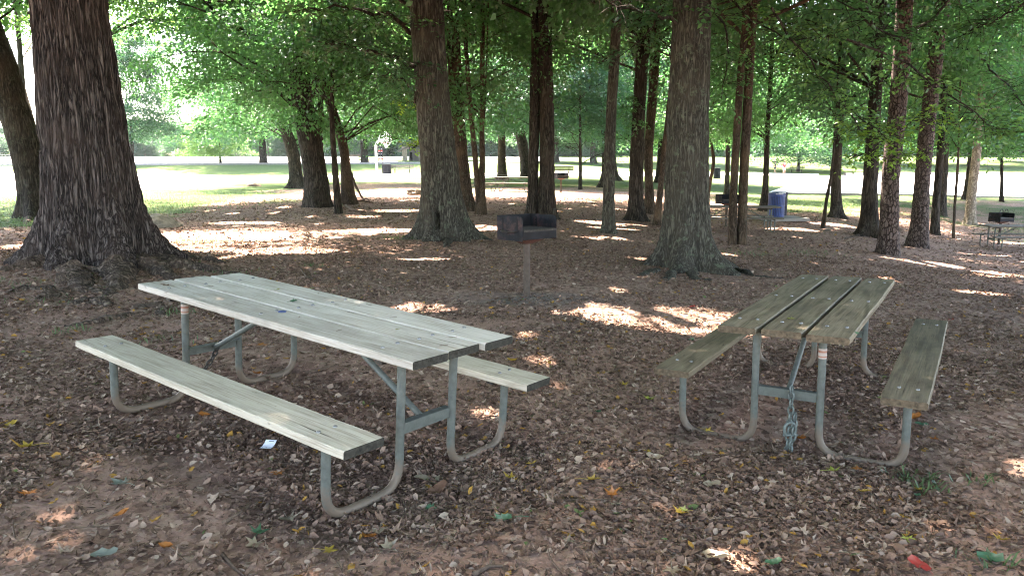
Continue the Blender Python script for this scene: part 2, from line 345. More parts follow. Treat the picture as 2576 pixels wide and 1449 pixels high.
def ground_mat():
    m, nt, N, L = newmat('forest_floor'); v = coords(nt, kind='Object')
    at = nd(nt, 'ShaderNodeAttribute', attribute_name='zone'); sep = nt.nodes.new('ShaderNodeSeparateColor'); L.new(at.outputs['Color'], sep.inputs[0])
    soil_n = noise(nt, v, 2.0, 8, .7); fine = noise(nt, v, 60, 5, .7)
    soil = ramp(nt, soil_n.outputs[0], [(.3, (.25, .15, .11)), (.55, (.33, .21, .16)), (.75, (.41, .29, .225))])
    soil = mix(nt, .5, soil.outputs[0], ramp(nt, fine.outputs[0], [(.3, (.15, .095, .073)), (.7, (.44, .31, .245))]).outputs[0])
    dn = noise(nt, v, 25, 3); vv = mix(nt, .04, v, dn.outputs[1])
    def chips(scale, rot):
        mp = nt.nodes.new('ShaderNodeMapping'); mp.inputs['Scale'].default_value = (1, .6, .6); mp.inputs['Rotation'].default_value = (0, 0, rot); L.new(vv, mp.inputs[0])
        vo = nd(nt, 'ShaderNodeTexVoronoi'); vo.inputs['Scale'].default_value = scale; L.new(mp.outputs[0], vo.inputs['Vector'])
        sx = nt.nodes.new('ShaderNodeSeparateColor'); L.new(vo.outputs['Color'], sx.inputs[0]); return vo, sx
    va, sa = chips(30, .7); vb, sb2 = chips(19, 2.1)
    ca = ramp(nt, sa.outputs[0], [(0, (.048, .030, .024)), (.35, (.145, .093, .071)), (.7, (.27, .187, .145)), (.9, (.40, .30, .235)), (1, (.36, .30, .24))])
    cb = ramp(nt, sb2.outputs[1], [(0, (.055, .036, .029)), (.45, (.17, .11, .085)), (.8, (.30, .21, .165)), (1, (.33, .26, .2))])
    pick = ramp(nt, sb2.outputs[2], [(.45, (0, 0, 0)), (.5, (1, 1, 1))]); lit = mix(nt, pick.outputs[0], ca.outputs[0], cb.outputs[0])
    cov = noise(nt, v, 1.1, 6, .65); cv2 = nd(nt, 'ShaderNodeMath', operation='ADD'); L.new(cov.outputs[0], cv2.inputs[0]); L.new(sep.outputs[2], cv2.inputs[1])
    cvr = ramp(nt, cv2.outputs[0], [(.44, (0, 0, 0)), (.58, (1, 1, 1))])
    mk = mix(nt, sa.outputs[1], (.25, .25, .25), (1, 1, 1)); cvm = mix(nt, 1.0, cvr.outputs[0], mk, 'MULTIPLY')
    forest = mix(nt, cvm, soil, lit)
    hv = nd(nt, 'ShaderNodeHueSaturation'); hv.inputs['Saturation'].default_value = 1.08; hv.inputs['Hue'].default_value = .496; L.new(forest, hv.inputs['Color']); forest = hv.outputs[0]
    # ash ring near the grill
    forest = mix(nt, sep.outputs[1], forest, ramp(nt, fine.outputs[0], [(.3, (.09, .085, .082)), (.7, (.2, .19, .18))]).outputs[0])
    gn = noise(nt, coords(nt, (1, .5, 1), 'Object'), 9, 7, .75); gb = noise(nt, v, .35, 5, .6)
    grass = mix(nt, gb.outputs[0], ramp(nt, gn.outputs[0], [(.3, (.028, .062, .02)), (.7, (.07, .12, .04))]).outputs[0], ramp(nt, gn.outputs[0], [(.3, (.06, .085, .03)), (.7, (.13, .155, .06))]).outputs[0])
    col = mix(nt, sep.outputs[0], forest, grass)
    h = nd(nt, 'ShaderNodeMath', operation='MULTIPLY_ADD'); h.inputs[1].default_value = .6; L.new(fine.outputs[0], h.inputs[0]); L.new(sa.outputs[2], h.inputs[2])
    finish(nt, col, .95, h.outputs[0], .8, .012, 0, .04); return m
M['ground'] = ground_mat()
def litter_mat():
    m, nt, N, L = newmat('leaf_litter'); at = nd(nt, 'ShaderNodeAttribute', attribute_name='rnd')
    c = ramp(nt, at.outputs['Fac'], [(0, (.036, .022, .017)), (.3, (.105, .066, .050)), (.6, (.21, .138, .106)), (.82, (.32, .225, .175)), (.93, (.38, .30, .235)), (.972, (.38, .31, .24)), (.985, (.40, .22, .05)), (1, (.07, .13, .04))])
    v = coords(nt); n = noise(nt, v, 120, 3); c2 = mix(nt, .35, c.outputs[0], ramp(nt, n.outputs[0], [(.3, (.03, .02, .015)), (.7, (.26, .19, .14))]).outputs[0])
    hv = nd(nt, 'ShaderNodeHueSaturation'); hv.inputs['Saturation'].default_value = 1.1; hv.inputs['Hue'].default_value = .496; L.new(c2, hv.inputs['Color'])
    finish(nt, hv.outputs[0], .95, None, spec=.08); return m
M['litter'] = litter_mat()
def pave_mat():
    m, nt, N, L = newmat('pale_pavement'); v = coords(nt); n = noise(nt, v, .4, 8, .65); f = noise(nt, v, 20, 4)
    c = ramp(nt, n.outputs[0], [(.3, (.40, .385, .36)), (.7, (.52, .50, .48))]); finish(nt, mix(nt, .2, c.outputs[0], f.outputs[0]), .85, f.outputs[0], .2, .01); return m
M['pave'] = pave_mat()

# ------------------------------------------------------------------ ground
def grass_mask(x, y):
    """1 = turf, 0 = bare woodland floor; the edge of the wood in world metres"""
    u = x/np.maximum(y, 1)
    edge = np.interp(u, [-3, -.75, -.62, -.52, -.44, -.33, -.25, -.15, 0, .12, .25, .33, .42, .52, .69, 2], [13, 16, 18, 20, 26, 37, 46, 50, 50, 50, 46, 36, 33, 40, 44, 50])
    n = (fbm(P3(x*.22, y*.22, 3), 4)-.5)*16+(fbm(P3(x*1.2, y*1.2, 9), 3)-.5)*7
    g = np.clip((y-edge+n)/3+.5, 0, 1)
    # tongue of bare soil and thin turf patches beside the wood edge
    g2 = np.clip((fbm(P3(x*.5, y*.35, 20), 4)-.60)*14, 0, 1)*np.clip((y-24)/8, 0, 1)*.7
    return np.maximum(g, g2)
def make_ground():
    us = np.concatenate([np.linspace(-3, -.85, 26)[:-1], np.linspace(-.85, .85, 340), np.linspace(.85, 3, 26)[1:]])
    ds = np.concatenate([2.2*np.exp(np.linspace(0, math.log(30/2.2), 300))[:-1], 30*np.exp(np.linspace(0, math.log(600/30), 230))])
    U, D = np.meshgrid(us, ds); X = U*D; Y = D
    V1 = np.stack([X, Y, terr(X.ravel(), Y.ravel()).reshape(X.shape)], -1)
    xs = np.linspace(-6.6, 6.6, len(us))*1.0
    # apron behind and under the camera joins the first row
    rows = []
    for k, yb in enumerate((-120, -40, -10, -2, 1.0)):
        w = [180, 80, 30, 14, 8][k]
        xx = np.linspace(-w, w, len(us)); rows.append(np.stack([xx, np.full_like(xx, yb), terr(xx, np.full_like(xx, yb))], -1))
    V = np.concatenate([np.stack(rows), V1], 0); nr, nc = V.shape[:2]
    idx = np.arange(nr*nc).reshape(nr, nc)
    fq = np.stack([idx[:-1, :-1], idx[:-1, 1:], idx[1:, 1:], idx[1:, :-1]], -1).reshape(-1)
    Vf = V.reshape(-1, 3); x, y = Vf[:, 0], Vf[:, 1]
    g = grass_mask(x, y)
    gr = G(1330, 750)
    ash = np.clip(1.25-np.sqrt(((x-gr[0]-.15)/.9)**2+((y-gr[1]+.1)/.5)**2)+(fbm(P3(x*3, y*3, 2))-.5)*.9, 0, 1)*.75
    bare = np.zeros_like(x)
    for (bx, by, rx, ry, s) in BARE: bare -= .6*s*np.exp(-(((x-bx)/rx)**2+((y-by)/ry)**2))
    bare += .25*np.clip((y-7)/6, 0, 1)+.03
    # thick leaf litter under the tables
    for (bx, by, rx, ry, s) in THICK: bare += s*np.exp(-(((x-bx)/rx)**2+((y-by)/ry)**2))
    zone = np.stack([g, ash, np.clip(bare+.0, -.5, .5), np.ones_like(x)], -1)
    o = mesh_np('ground', Vf, fq, 4, M['ground'], None, {'zone': ('POINT', zone)}, True)
    tag(o, 'brown leaf strewn woodland floor turning to grass', None, None, 'structure')
BARE = [(*G(400, 1180)[:2], .7, .5, .22), (*G(620, 1260)[:2], .5, .35, .2), (*G(1330, 1230)[:2], .8, .35, .2), (*G(1500, 930)[:2], .9, .7, .2),
        (*G(1650, 1050)[:2], .4, .4, .25), (*G(2050, 1380)[:2], .7, .25, .15), (*G(1150, 1420)[:2], .4, .2, .15), (*G(60, 1000)[:2], .6, .5, .1), (*G(1400, 800)[:2], 1.5, .7, .15), (*G(2500, 1150)[:2], .5, .3, .12)]
THICK = [(-1.4, 4.4, .9, .9, .2), (2.1, 5.0, 1.1, 1.1, .25), (*G(1130, 1180)[:2], .5, .4, .25), (*G(900, 1350)[:2], .6, .3, .1), (*G(1800, 1250)[:2], 1.2, .5, .15)]
make_ground()

def sheet(name, label, near, far, mat, lift=.03, n=50, m=6, kerb=None):
    A = np.array([G(*p) for p in near]); B = np.array([G(*p) for p in far])
    def rs(P):
        s = np.concatenate([[0], np.cumsum(np.linalg.norm(np.diff(P, axis=0), axis=1))]); s /= s[-1]
        t = np.linspace(0, 1, n); return np.stack([np.interp(t, s, P[:, k]) for k in range(3)], -1)
    A, B = rs(A), rs(B); t = np.linspace(0, 1, m)[:, None, None]
    V = A[None]*(1-t)+B[None]*t; V[..., 2] = terr(V[..., 0].ravel(), V[..., 1].ravel()).reshape(V.shape[:2])+lift
    idx = np.arange(m*n).reshape(m, n); fq = np.stack([idx[:-1, :-1], idx[:-1, 1:], idx[1:, 1:], idx[1:, :-1]], -1).reshape(-1)
    o = mesh_np(name, V.reshape(-1, 3), fq, 4, mat, None, None, True); tag(o, label, None, None, 'structure')
    return A, B
def kerbline(P, w=.18, h=.14, name='kerb', label='concrete kerb along the pavement edge'):
    b = MB(); P = [Vector((p[0], p[1], tz(p[0], p[1]))) for p in P]; vs = []
    for i, p in enumerate(P):
        t = (P[min(i+1, len(P)-1)]-P[max(i-1, 0)]); s = Vector((-t.y, t.x, 0)).normalized()*w/2
        vs += [p-s+Vector((0, 0, -.1)), p-s+Vector((0, 0, h)), p+s+Vector((0, 0, h)), p+s+Vector((0, 0, -.1))]
    fs = [(4*i+j, 4*i+(j+1) % 4, 4*i+4+(j+1) % 4, 4*i+4+j) for i in range(len(P)-1) for j in range(4)]
    b.add(vs, fs); tag(b.build(name, M['kerb']), label, None, None, 'structure')
sheet('court', 'sunlit pale paved court beyond the left trees', [(-500, 503), (0, 497), (200, 488), (330, 480), (460, 480), (560, 466), (700, 455)], [(-500, 437), (0, 436), (330, 439), (480, 441), (620, 444), (700, 447)], M['pave'])
sheet('path', 'pale paved strip crossing behind the grove', [(700, 452), (950, 449), (1200, 450), (1288, 446), (1500, 443), (1700, 446), (1790, 447)], [(700, 446), (950, 437), (1200, 437), (1290, 434), (1500, 433), (1700, 436), (1790, 437)], M['pave'])
A, B = sheet('road', 'bright road and open lot at top of the bank', [(-500, 419), (0, 418), (400, 416), (800, 414), (1100, 412), (1250, 410), (1420, 404)], [(-500, 396), (0, 395), (400, 395.5), (800, 395), (1100, 394), (1250, 393), (1420, 398)], M['pave'])
kerbline(A[8:36], .5, .22)
A, B = sheet('parking_lot', 'wide sunlit parking lot on the right', [(1925, 488), (2000, 490), (2100, 491), (2300, 493), (2576, 499), (3000, 512)], [(2040, 447), (2100, 443), (2200, 441), (2300, 440), (2576, 440), (3000, 442)], M['pave'])
kerbline(A[:], .2, .12); kerbline(B[8:], .3, .3)
sheet('footpath', 'pale path where two people walk', [(1785, 441), (1900, 442), (2060, 447)], [(1785, 434), (1900, 434), (2060, 438)], M['pave'])

# ------------------------------------------------------------------ trees
PATCH = []   # ground spots the crowns are carved open for, letting sun through: x, y, rx, ry
for (px, py, wx, wy) in [(1650, 795, 235, 36), (1790, 808, 110, 30), (1060, 775, 80, 12), (720, 632, 120, 14), (620, 560, 90, 5), (960, 580, 120, 8), (1210, 574, 50, 10), (850, 545, 100, 6),
                         (1350, 905, 36, 7), (1400, 960, 26, 6), (2530, 1165, 45, 16), (1500, 560, 60, 6), (1560, 600, 70, 5), (2500, 690, 60, 8), (2450, 735, 50, 4), (2100, 565, 70, 5), (2330, 660, 60, 5), (2530, 610, 40, 5),
                         (1980, 575, 60, 5), (1830, 545, 40, 8), (640, 800, 40, 14), (40, 880, 60, 12), (1210, 1040, 24, 6), (60, 620, 60, 10), (2260, 940, 20, 8), (1470, 480, 60, 4), (1000, 530, 80, 5), (1330, 845, 30, 5), (1860, 1420, 28, 9)]:
    c = G(px, py); wy = wy*(.62 if py < 640 else .9); a = G(px, py+wy); b = G(px, py-wy); PATCH.append((c[0], c[1], wx*PXM(c[1]), max(.12, (b[1]-a[1])/2)))
PATCH = np.array(PATCH)
def keep_leaves(P):  # crown leaves are cut along sun rays to shape the dapples
    zg = terr(P[:, 0], P[:, 1]); k = (P[:, 2]-zg)/SUN[2]
    gx = P[:, 0]-SUN[0]*k; gy = P[:, 1]-SUN[1]*k
    wob = (vnoise(P3(gx*2.6, gy*2.6, 3))-.5)*1.1
    keep = np.ones(len(P), bool)
    for (x, y, rx, ry) in PATCH:
        keep &= (((gx-x)/(rx+.08))**2+((gy-y)/(ry+.10))**2+wob*.8) > 1.0
    # leaves that shade the two table tops stay
    k2 = (P[:, 2]-.7)/SUN[2]; hx = P[:, 0]-SUN[0]*k2; hy = P[:, 1]-SUN[1]*k2
    for (tx, ty, yaw, w_) in ((-1.2328, 4.255, .9233, 1.05), (2.1851, 5.162, -.5594, .75)):
        c_, s_ = math.cos(yaw), math.sin(yaw); lx = c_*(hx-tx)+s_*(hy-ty); ly = -s_*(hx-tx)+c_*(hy-ty); keep |= (np.abs(lx) < w_) & (np.abs(ly) < 1.5)
    # noise-shaped gaps cut for small sun flecks
    dist = np.hypot(gx, gy)
    fl = vnoise(P3(gx*1.5, gy*1.5, 8)); thr = np.interp(gy, [2, 7, 10, 14, 25], [.97, .94, .90, .87, .88])
    near = (gy < 9.5) & (gy > -2)
    return keep & ((fl < thr) | near)
def leaf_quads(P, D, Nn, L, wid=.32):
    D = D/np.linalg.norm(D, axis=1, keepdims=True); S = np.cross(D, Nn); S /= (np.linalg.norm(S, axis=1, keepdims=True)+1e-9)
    N2 = np.cross(S, D); L = L[:, None]
    V = np.stack([P, P+D*L*.45+S*L*wid+N2*L*.08, P+D*L-N2*L*.08, P+D*L*.45-S*L*wid+N2*L*.08], 1)
    return V.reshape(-1, 3)
def spray_leaves(rng, C, Dir, n, size, lsz, flat=.22, droop=.25):
    """leaves of many flat sprays; C centres (k,3), Dir outward (k,3)"""
    k = len(C); r = np.sqrt(rng.random((k, n)))*1.0; th = rng.random((k, n))*2*np.pi
    a = Dir.copy(); a[:, 2] = 0; a /= (np.linalg.norm(a, axis=1, keepdims=True)+1e-9); b = np.stack([-a[:, 1], a[:, 0], np.zeros(k)], -1)
    lx = r*np.cos(th)*size[:, None]*1.15; ly = r*np.sin(th)*size[:, None]*.8
    z = rng.normal(0, flat, (k, n))*size[:, None] - droop*(lx**2+ly**2)/size[:, None]
    sl = (rng.random((k, 1))-.65)*.5; z = z+sl*lx
    P = C[:, None]+a[:, None]*lx[..., None]+b[:, None]*ly[..., None]; P[..., 2] += z
    D = (P-C[:, None])+a[:, None]*size[:, None, None]*.5+rng.normal(0, .45, (k, n, 3))*size[:, None, None]; D[..., 2] -= .35*size[:, None]
    N = rng.normal(0, .55, (k, n, 3)); N[..., 2] += 1
    return P.reshape(-1, 3), D.reshape(-1, 3), N.reshape(-1, 3), (lsz*(.6+.8*rng.random(k*n)))
def crown_parts(rng, z0, z1, Rr, ns, nl, lsz, trunk_at, prof='oak', zlow=None, spray=1.0, side=None):
    """returns leaf quads, limb MB. trunk_at(z)->xy"""
    t = rng.random(ns)**.85; z = z0+(z1-z0)*t
    if prof == 'oak': rp = Rr*np.sqrt(np.clip(1-((t-.38)/.66)**2, .05, 1))
    elif prof == 'pine': rp = Rr*(1-.6*t)
    else: rp = Rr*np.sqrt(np.clip(1-((t-.5)/.56)**2, .05, 1))
    th = rng.random(ns)*2*np.pi
    if side is not None: th = side[0]+rng.normal(0, side[1], ns)
    r = rp*(.25+.75*rng.random(ns)**.6)
    tx = np.array([trunk_at(q) for q in z]); C = np.stack([tx[:, 0]+r*np.cos(th), tx[:, 1]+r*np.sin(th), z], -1)
    C[:, 2] -= .12*r*(1-t)
    Dir = np.stack([np.cos(th), np.sin(th), 0*th], -1); size = spray*(.75+.6*rng.random(ns))
    P, D, N, L = spray_leaves(rng, C, Dir, nl, size, lsz)
    mb = MB()
    for i in range(0, ns):
        if i % 3: continue
        zs = max(z[i]-.55*r[i]*(.5+rng.random()*.6), z0*.75); q = trunk_at(zs); s = np.array([q[0], q[1], zs]); e = C[i]
        m1 = s*.6+e*.4+np.array([0, 0, .22*r[i]*.5])+rng.normal(0, .08*max(r[i], .4), 3); m2 = s*.25+e*.75+np.array([0, 0, .10*r[i]*.5])+rng.normal(0, .06*max(r[i], .4), 3)
        r0 = .006+.0065*r[i]; mb.tube([s, m1, m2, e], [r0*1.3, r0, r0*.6, .006], 4, False)
        for _ in range(2):
            e2 = e+rng.normal(0, .4, 3)*size[i]; mb.tube([m2, (m2+e2)/2+rng.normal(0, .06, 3), e2], [r0*.5, .007, .004], 3, False)
    return P, D, N, L, mb
def leaves_obj(name, P, D, N, L, mat, parent, base, rng, wid=.32):
    V = leaf_quads(P, D, N, L, wid)-np.asarray(base)[None]
    n = len(P); rn = np.clip(rng.normal(.45, .22, n)+(.25*(vnoise(P*1.3)-.5)), 0, 1)
    return mesh_np(name, V, np.arange(4*n), 4, mat, parent, {'rnd': ('FACE', rn)})

def trunk_mesh(name, path, rad, base, mat, parent, nseg=32, nring=60, flare=.0, fh=.4, lobes=5, seed=0, amp=.02, freq=6.0, stretch=.18, zmax=None, phase=0, dents=()):
    """path: world points from the ground up, rad: radii"""
    path = np.array(path); rad = np.array(rad); z = path[:, 2]-path[0, 2]
    H = z[-1]; t = np.linspace(0, 1, nring)**1.6*H
    t = np.concatenate([[-.35], t]); tt = np.maximum(t, 0)
    cx = np.interp(tt, z, path[:, 0]); cy = np.interp(tt, z, path[:, 1]); R = np.interp(tt, z, rad)
    # soften polyline bends
    k = max(1, nring//18)
    for arr in (cx, cy, R):
        pad = np.pad(arr, k, mode='edge'); arr[:] = np.convolve(pad, np.ones(2*k+1)/(2*k+1), 'valid')
    th = np.linspace(0, 2*np.pi, nseg, endpoint=False); TH, T = np.meshgrid(th, t)
    rng = np.random.default_rng(seed); lob = 0
    for i in range(lobes):
        c = phase+2*np.pi*i/lobes+rng.normal(0, .22); w = rng.uniform(.7, 1.3); d = np.abs(np.angle(np.exp(1j*(TH-c)))); lob = lob+w*np.exp(-(d*lobes/1.9)**2)
    fz = np.exp(-np.maximum(T, 0)/fh); fz2 = np.exp(-np.maximum(T, 0)/(fh*2.6))
    Rr = R[:, None]*(1+.06*np.sin(2*TH+seed)*1)+flare*(fz*(.04+.95*lob)*.78+fz2*(.1+.12*lob)*.5)
    X = cx[:, None]+Rr*np.cos(TH); Y = cy[:, None]+Rr*np.sin(TH); Z = path[0, 2]+T
    n1 = fbm(np.stack([X*freq, Y*freq, Z*freq*stretch+seed], -1), 3); ridge = 1-np.abs(n1-.5)*5; ridge = np.clip(ridge, -.2, 1)
    n2 = fbm(np.stack([X*1.4, Y*1.4, Z*.9+seed*3], -1), 3)-.5
    dR = -amp*ridge+R[:, None]*.12*n2
    for (dt, dz_, dw, dh, dp) in dents: dR = dR-dp*np.exp(-(np.angle(np.exp(1j*(TH-dt)))/dw)**4-((T-dz_)/dh)**4)
    X = cx[:, None]+(Rr+dR)*np.cos(TH); Y = cy[:, None]+(Rr+dR)*np.sin(TH)
    V = np.stack([X-base[0], Y-base[1], Z-base[2]], -1); nr = len(t)
    idx = np.arange(nr*nseg).reshape(nr, nseg); nx = np.roll(idx, -1, 1)
    fq = np.stack([idx[:-1], nx[:-1], nx[1:], idx[1:]], -1).reshape(-1)
    o = mesh_np(name, V.reshape(-1, 3), fq, 4, mat, parent, None, True); return o
def stem(pts, d, H, wtop=.45, base=None):
    """pts: (px,py,width px) from the ground up at distance d -> world path, radii, continued to height H"""
    W = [Wp(p[0], p[1], d) for p in pts]; r = [p[2]*PXM(d)/2*math.cos(math.atan2(abs(w_[0]), w_[1])) for p, w_ in zip(pts, W)]
    if base is not None: W[0] = np.array(base)
    dx = (W[-1]-W[-2]); sl = dx[:2]/max(dx[2], .3); sl = np.clip(sl, -.35, .35); top = W[-1].copy(); z = top[2]; rr = r[-1]
    while z < H:
        z += 1.0; sl = sl*.75; top = np.array([top[0]+sl[0], top[1]+sl[1], z]); W.append(top.copy()); rr *= .93; r.append(max(rr, .02))
    return W, r
VARS = {}
def crown_variant(i, kind):
    key = (i, kind)
    if key not in VARS:
        rng = np.random.default_rng(100+i)
        pars = {'mid': (3.0, 13, 4.8, 190, 330, .125), 'far': (1.6, 11, 4.4, 150, 300, .18), 'round': (1.2, 7.0, 3.4, 100, 260, .16)}[kind]
        P, D, N, L, mb = crown_parts(rng, *pars, lambda z: (0, 0), spray=1.05)
        me = leaves_obj('crown', P, D, N, L, None, 'mesh', (0, 0, 0), rng)
        lo = mb.build('limbs', M['bark_dark']); lm = lo.data; bpy.data.objects.remove(lo)
        VARS[key] = (me, lm)
    return VARS[key]
MEMO = {}
def inst_crown(parent, kind, i, mat, scale, rotz, off=(0, 0, 0), limbs=True):
    me, lm = crown_variant(i, kind); kk = (me.name, mat.name)
    if kk not in MEMO:
        m2 = me if not me.materials else me.copy()
        if not m2.materials: m2.materials.append(mat)
        else: m2.materials[0] = mat
        MEMO[kk] = m2
    o = bpy.data.objects.new('crown', MEMO[kk]); COL.objects.link(o); o.parent = parent; o.scale = scale; o.rotation_euler = (0, 0, rotz); o.location = off
    if limbs:
        l = bpy.data.objects.new('limbs', lm); COL.objects.link(l); l.parent = parent; l.scale = scale; l.rotation_euler = (0, 0, rotz); l.location = off
    return o
TN = [0]
def tree(label, name, base_px, stems, mat, H=14, crown=None, leaf='leaf', flare=.0, fh=.35, lobes=5, nseg=28, nring=50, amp=.012, freq=7, stretch=.18, d=None, group='trees of the grove', cat='tree', phase=0, depth_off=0, dents=()):
    TN[0] += 1; seed = TN[0]; rng = np.random.default_rng(seed*13)
    g = G(*base_px); g = g+np.array([0, depth_off, 0]); g[0] *= g[1]/(g[1]-depth_off) if depth_off else 1; g[2] = tz(g[0], g[1]); dd = g[1]
    root = empty(name, g, label, cat, group)
    W0 = None
    for si, st in enumerate(stems):
        b = g if si == 0 else Wp(st[0][0], st[0][1], dd)
        if si: b = np.array([b[0], b[1], tz(b[0], b[1]) if st[0][1] > base_px[1]-25 else b[2]])
        else:
            b = Wp(st[0][0], base_px[1], dd); b = np.array([b[0], dd, g[2]])
        W, r = stem(st, dd, H if si == 0 else min(H, 9), base=b)
        if si == 0: W0 = W
        trunk_mesh('trunk' if len(stems) == 1 else 'stem', W, r, g, mat, root, nseg, nring, flare if si == 0 or len(stems) == 2 else flare*.5, fh, lobes, seed+si*7, amp, freq, stretch, phase=phase, dents=dents if si == 0 else ())
    W0 = np.array(W0); at = lambda z: (float(np.interp(z, W0[:, 2], W0[:, 0])), float(np.interp(z, W0[:, 2], W0[:, 1])))
    if crown:
        if crown[0] == 'inst':
            _, i, sc = crown[:3]; kind = crown[3] if len(crown) > 3 else 'mid'; q = at(7); inst_crown(root, kind, i, M[leaf], sc, rng.random()*6, (q[0]-g[0], q[1]-g[1], 1.1))
        else:
            z0, z1, Rr, ns, nl, lsz = crown[:6]; side = crown[6] if len(crown) > 6 else None
            P, D, N, L, mb = crown_parts(rng, z0, z1, Rr, ns, nl, lsz, at, side=side)
            k = keep_leaves(P); P, D, N, L = P[k], D[k], N[k], L[k]
            leaves_obj('crown', P, D, N, L, M[leaf], root, g, rng)
            if mb.v:
                mb.v = [(a-g[0], b2-g[1], c-g[2]) for a, b2, c in mb.v]; mb.build('limbs', mat, root, True, auto=False)
    return root, g, at

def bough(root, g, pts, lsz, nper, mat, seed, barkm, sp=.28, rad=.02, twigs=26, tl=.7, wid=.3):
    """low bough: polyline in photo px + depth -> branch tube with twigs of leaves, a part of its tree"""
    rng = np.random.default_rng(seed); Pw = np.array([Wp(*p) for p in pts]); s = np.concatenate([[0], np.cumsum(np.linalg.norm(np.diff(Pw, axis=0), axis=1))]); s /= s[-1]
    at = lambda t: np.array([np.interp(t, s, Pw[:, k]) for k in range(3)])
    mb = MB(); ts = np.linspace(0, 1, 12); main = [at(t)+rng.normal(0, .03, 3)*(0 < t < 1)-g for t in ts]; mb.tube(main, [rad*(1-.8*t)+.003 for t in ts], 6, False)
    PP, DD, NN, LL = [], [], [], []
    for i in range(twigs):
        t = .12+.88*rng.random()**.8; a = at(t); dr = rng.normal(0, 1, 3); dr[2] = dr[2]*.45-.12; dr /= np.linalg.norm(dr); ln = tl*(.5+.8*rng.random())
        pts2 = [a, a+dr*ln*.5+np.array([0, 0, .03]), a+dr*ln-np.array([0, 0, .08*ln])]
        mb.tube([p-g for p in pts2], [.006, .004, .002], 4, False)
        for j in range(nper):
            q = .2+.85*(j+rng.random()*.8)/nper; q = min(q, 1); p = pts2[0]*(1-q)+pts2[2]*q+np.array([0, 0, .04*math.sin(q*3.1)]); sd = 1 if j % 2 else -1
            side = np.cross(dr, [0, 0, 1]); side /= np.linalg.norm(side)+1e-9
            PP.append(p+rng.normal(0, .03, 3)); DD.append(dr*.7+side*sd*.9+rng.normal(0, .25, 3)+np.array([0, 0, -.3])); NN.append(np.array([0, 0, 1])+rng.normal(0, .4, 3)); LL.append(lsz*(.5+.45*rng.random()))
    P, D, N, L = map(np.array, (PP, DD, NN, LL)); kp = keep_leaves(P); P, D, N, L = P[kp], D[kp], N[kp], L[kp]
    # near leaves: six-sided oval blades
    D = D/np.linalg.norm(D, axis=1, keepdims=True); S = np.cross(D, N); S /= np.linalg.norm(S, axis=1, keepdims=True); N2 = np.cross(S, D); L = L[:, None]
    up = .07
    V = np.stack([P, P+D*L*.28+S*L*wid*.85+N2*L*up, P+D*L*.66+S*L*wid*.8+N2*L*up, P+D*L-N2*L*.06, P+D*L*.66-S*L*wid*.8+N2*L*up, P+D*L*.28-S*L*wid*.85+N2*L*up], 1).reshape(-1, 3)-g
    n = len(P); b = np.arange(n)[:, None]*6; fq = np.concatenate([b+np.array([[0, 1, 2, 3]]), b+np.array([[0, 3, 4, 5]])], 1).reshape(-1)
    bo = mb.build('bough', barkm, root, True, auto=False)
    mesh_np('leaves', V, fq, 4, mat, bo, {'rnd': ('FACE', np.repeat(np.clip(rng.normal(.5, .25, n), 0, 1), 2))})

def roots(root, g, specs, mat, seed):
    """specs: list of px polylines on the ground with radii; each a root part"""
    rng = np.random.default_rng(seed)
    for sp in specs:
        pts = [(G(p[0], p[1]), p[2]) for p in sp]; P = []; r = []
        n = 14
        for t in np.linspace(0, len(pts)-1, n):
            i = min(int(t), len(pts)-2); f = t-i; a = pts[i][0]*(1-f)+pts[i+1][0]*f; rr = pts[i][1]*(1-f)+pts[i+1][1]*f
            w = rng.normal(0, .025, 3); a = a+w*np.array([1, 1, 0]); a[2] = tz(a[0], a[1])-rr*(.05+.25*t/(len(pts)-1)); P.append(a-g); r.append(rr*(1+.16*rng.normal()))
        r[-1] = max(.01, r[-1]*.4); P[-1][2] -= .06
        mb = MB(); Q = np.array(P); tt = np.linspace(0, 1, 46); t0 = np.linspace(0, 1, n); Q = np.stack([np.interp(tt, t0, Q[:, k]) for k in range(3)], -1); mb.tube(Q, list(np.interp(tt, t0, r)), 18, False)
        Vv = np.array(mb.v); ci = np.repeat(Q, 18, axis=0); dv = Vv-ci; k_ = 1+(fbm((Vv+g)*np.array([5, 5, 9])+seed, 4)-.5)*1.1+(fbm((Vv+g)*22, 2)-.5)*.35; Vv = ci+dv*k_[:, None]*np.array([1, 1, .8]); mb.v = [tuple(q) for q in Vv]
        mb.build('root', mat, root, True, auto=False)

exec_trees = True
# A
rA, gA, _ = tree('huge furrowed trunk tree behind the left end of the white table', 'oak_tree', (238, 690), [[(236, 690, 238), (234, 560, 232), (224, 440, 216), (212, 340, 210), (193, 170, 196), (174, 0, 186)]], M['bark_oak'], 17,
     (5.6, 16, 6.8, 320, 330, .17), 'leaf', flare=.60, fh=.37, lobes=6, nseg=360, nring=340, amp=.032, freq=16, stretch=.085, depth_off=1.0, phase=.4)
roots(rA, gA, [[(360, 655, .26), (430, 668, .20), (500, 676, .14), (570, 688, .09), (620, 694, .04)], [(350, 630, .24), (420, 642, .17), (500, 652, .11), (580, 664, .05)], [(340, 660, .24), (400, 685, .17), (440, 702, .08), (452, 712, .03)], [(290, 680, .22), (300, 708, .16), (285, 730, .09), (262, 748, .03)],
     [(190, 680, .22), (195, 704, .17), (202, 722, .1), (204, 732, .03)], [(140, 655, .24), (80, 668, .16), (20, 680, .1), (-60, 690, .05)], [(150, 735, .05), (200, 728, .10), (300, 740, .05)], [(100, 755, .06), (130, 745, .11), (170, 752, .05)], [(30, 735, .05), (60, 728, .08), (130, 725, .04)],
     [(180, 765, .04), (230, 758, .10), (290, 770, .04)], [(330, 775, .04), (400, 770, .07), (410, 800, .04)], [(150, 825, .03), (300, 800, .06), (340, 790, .04)]], M['root'], 3)
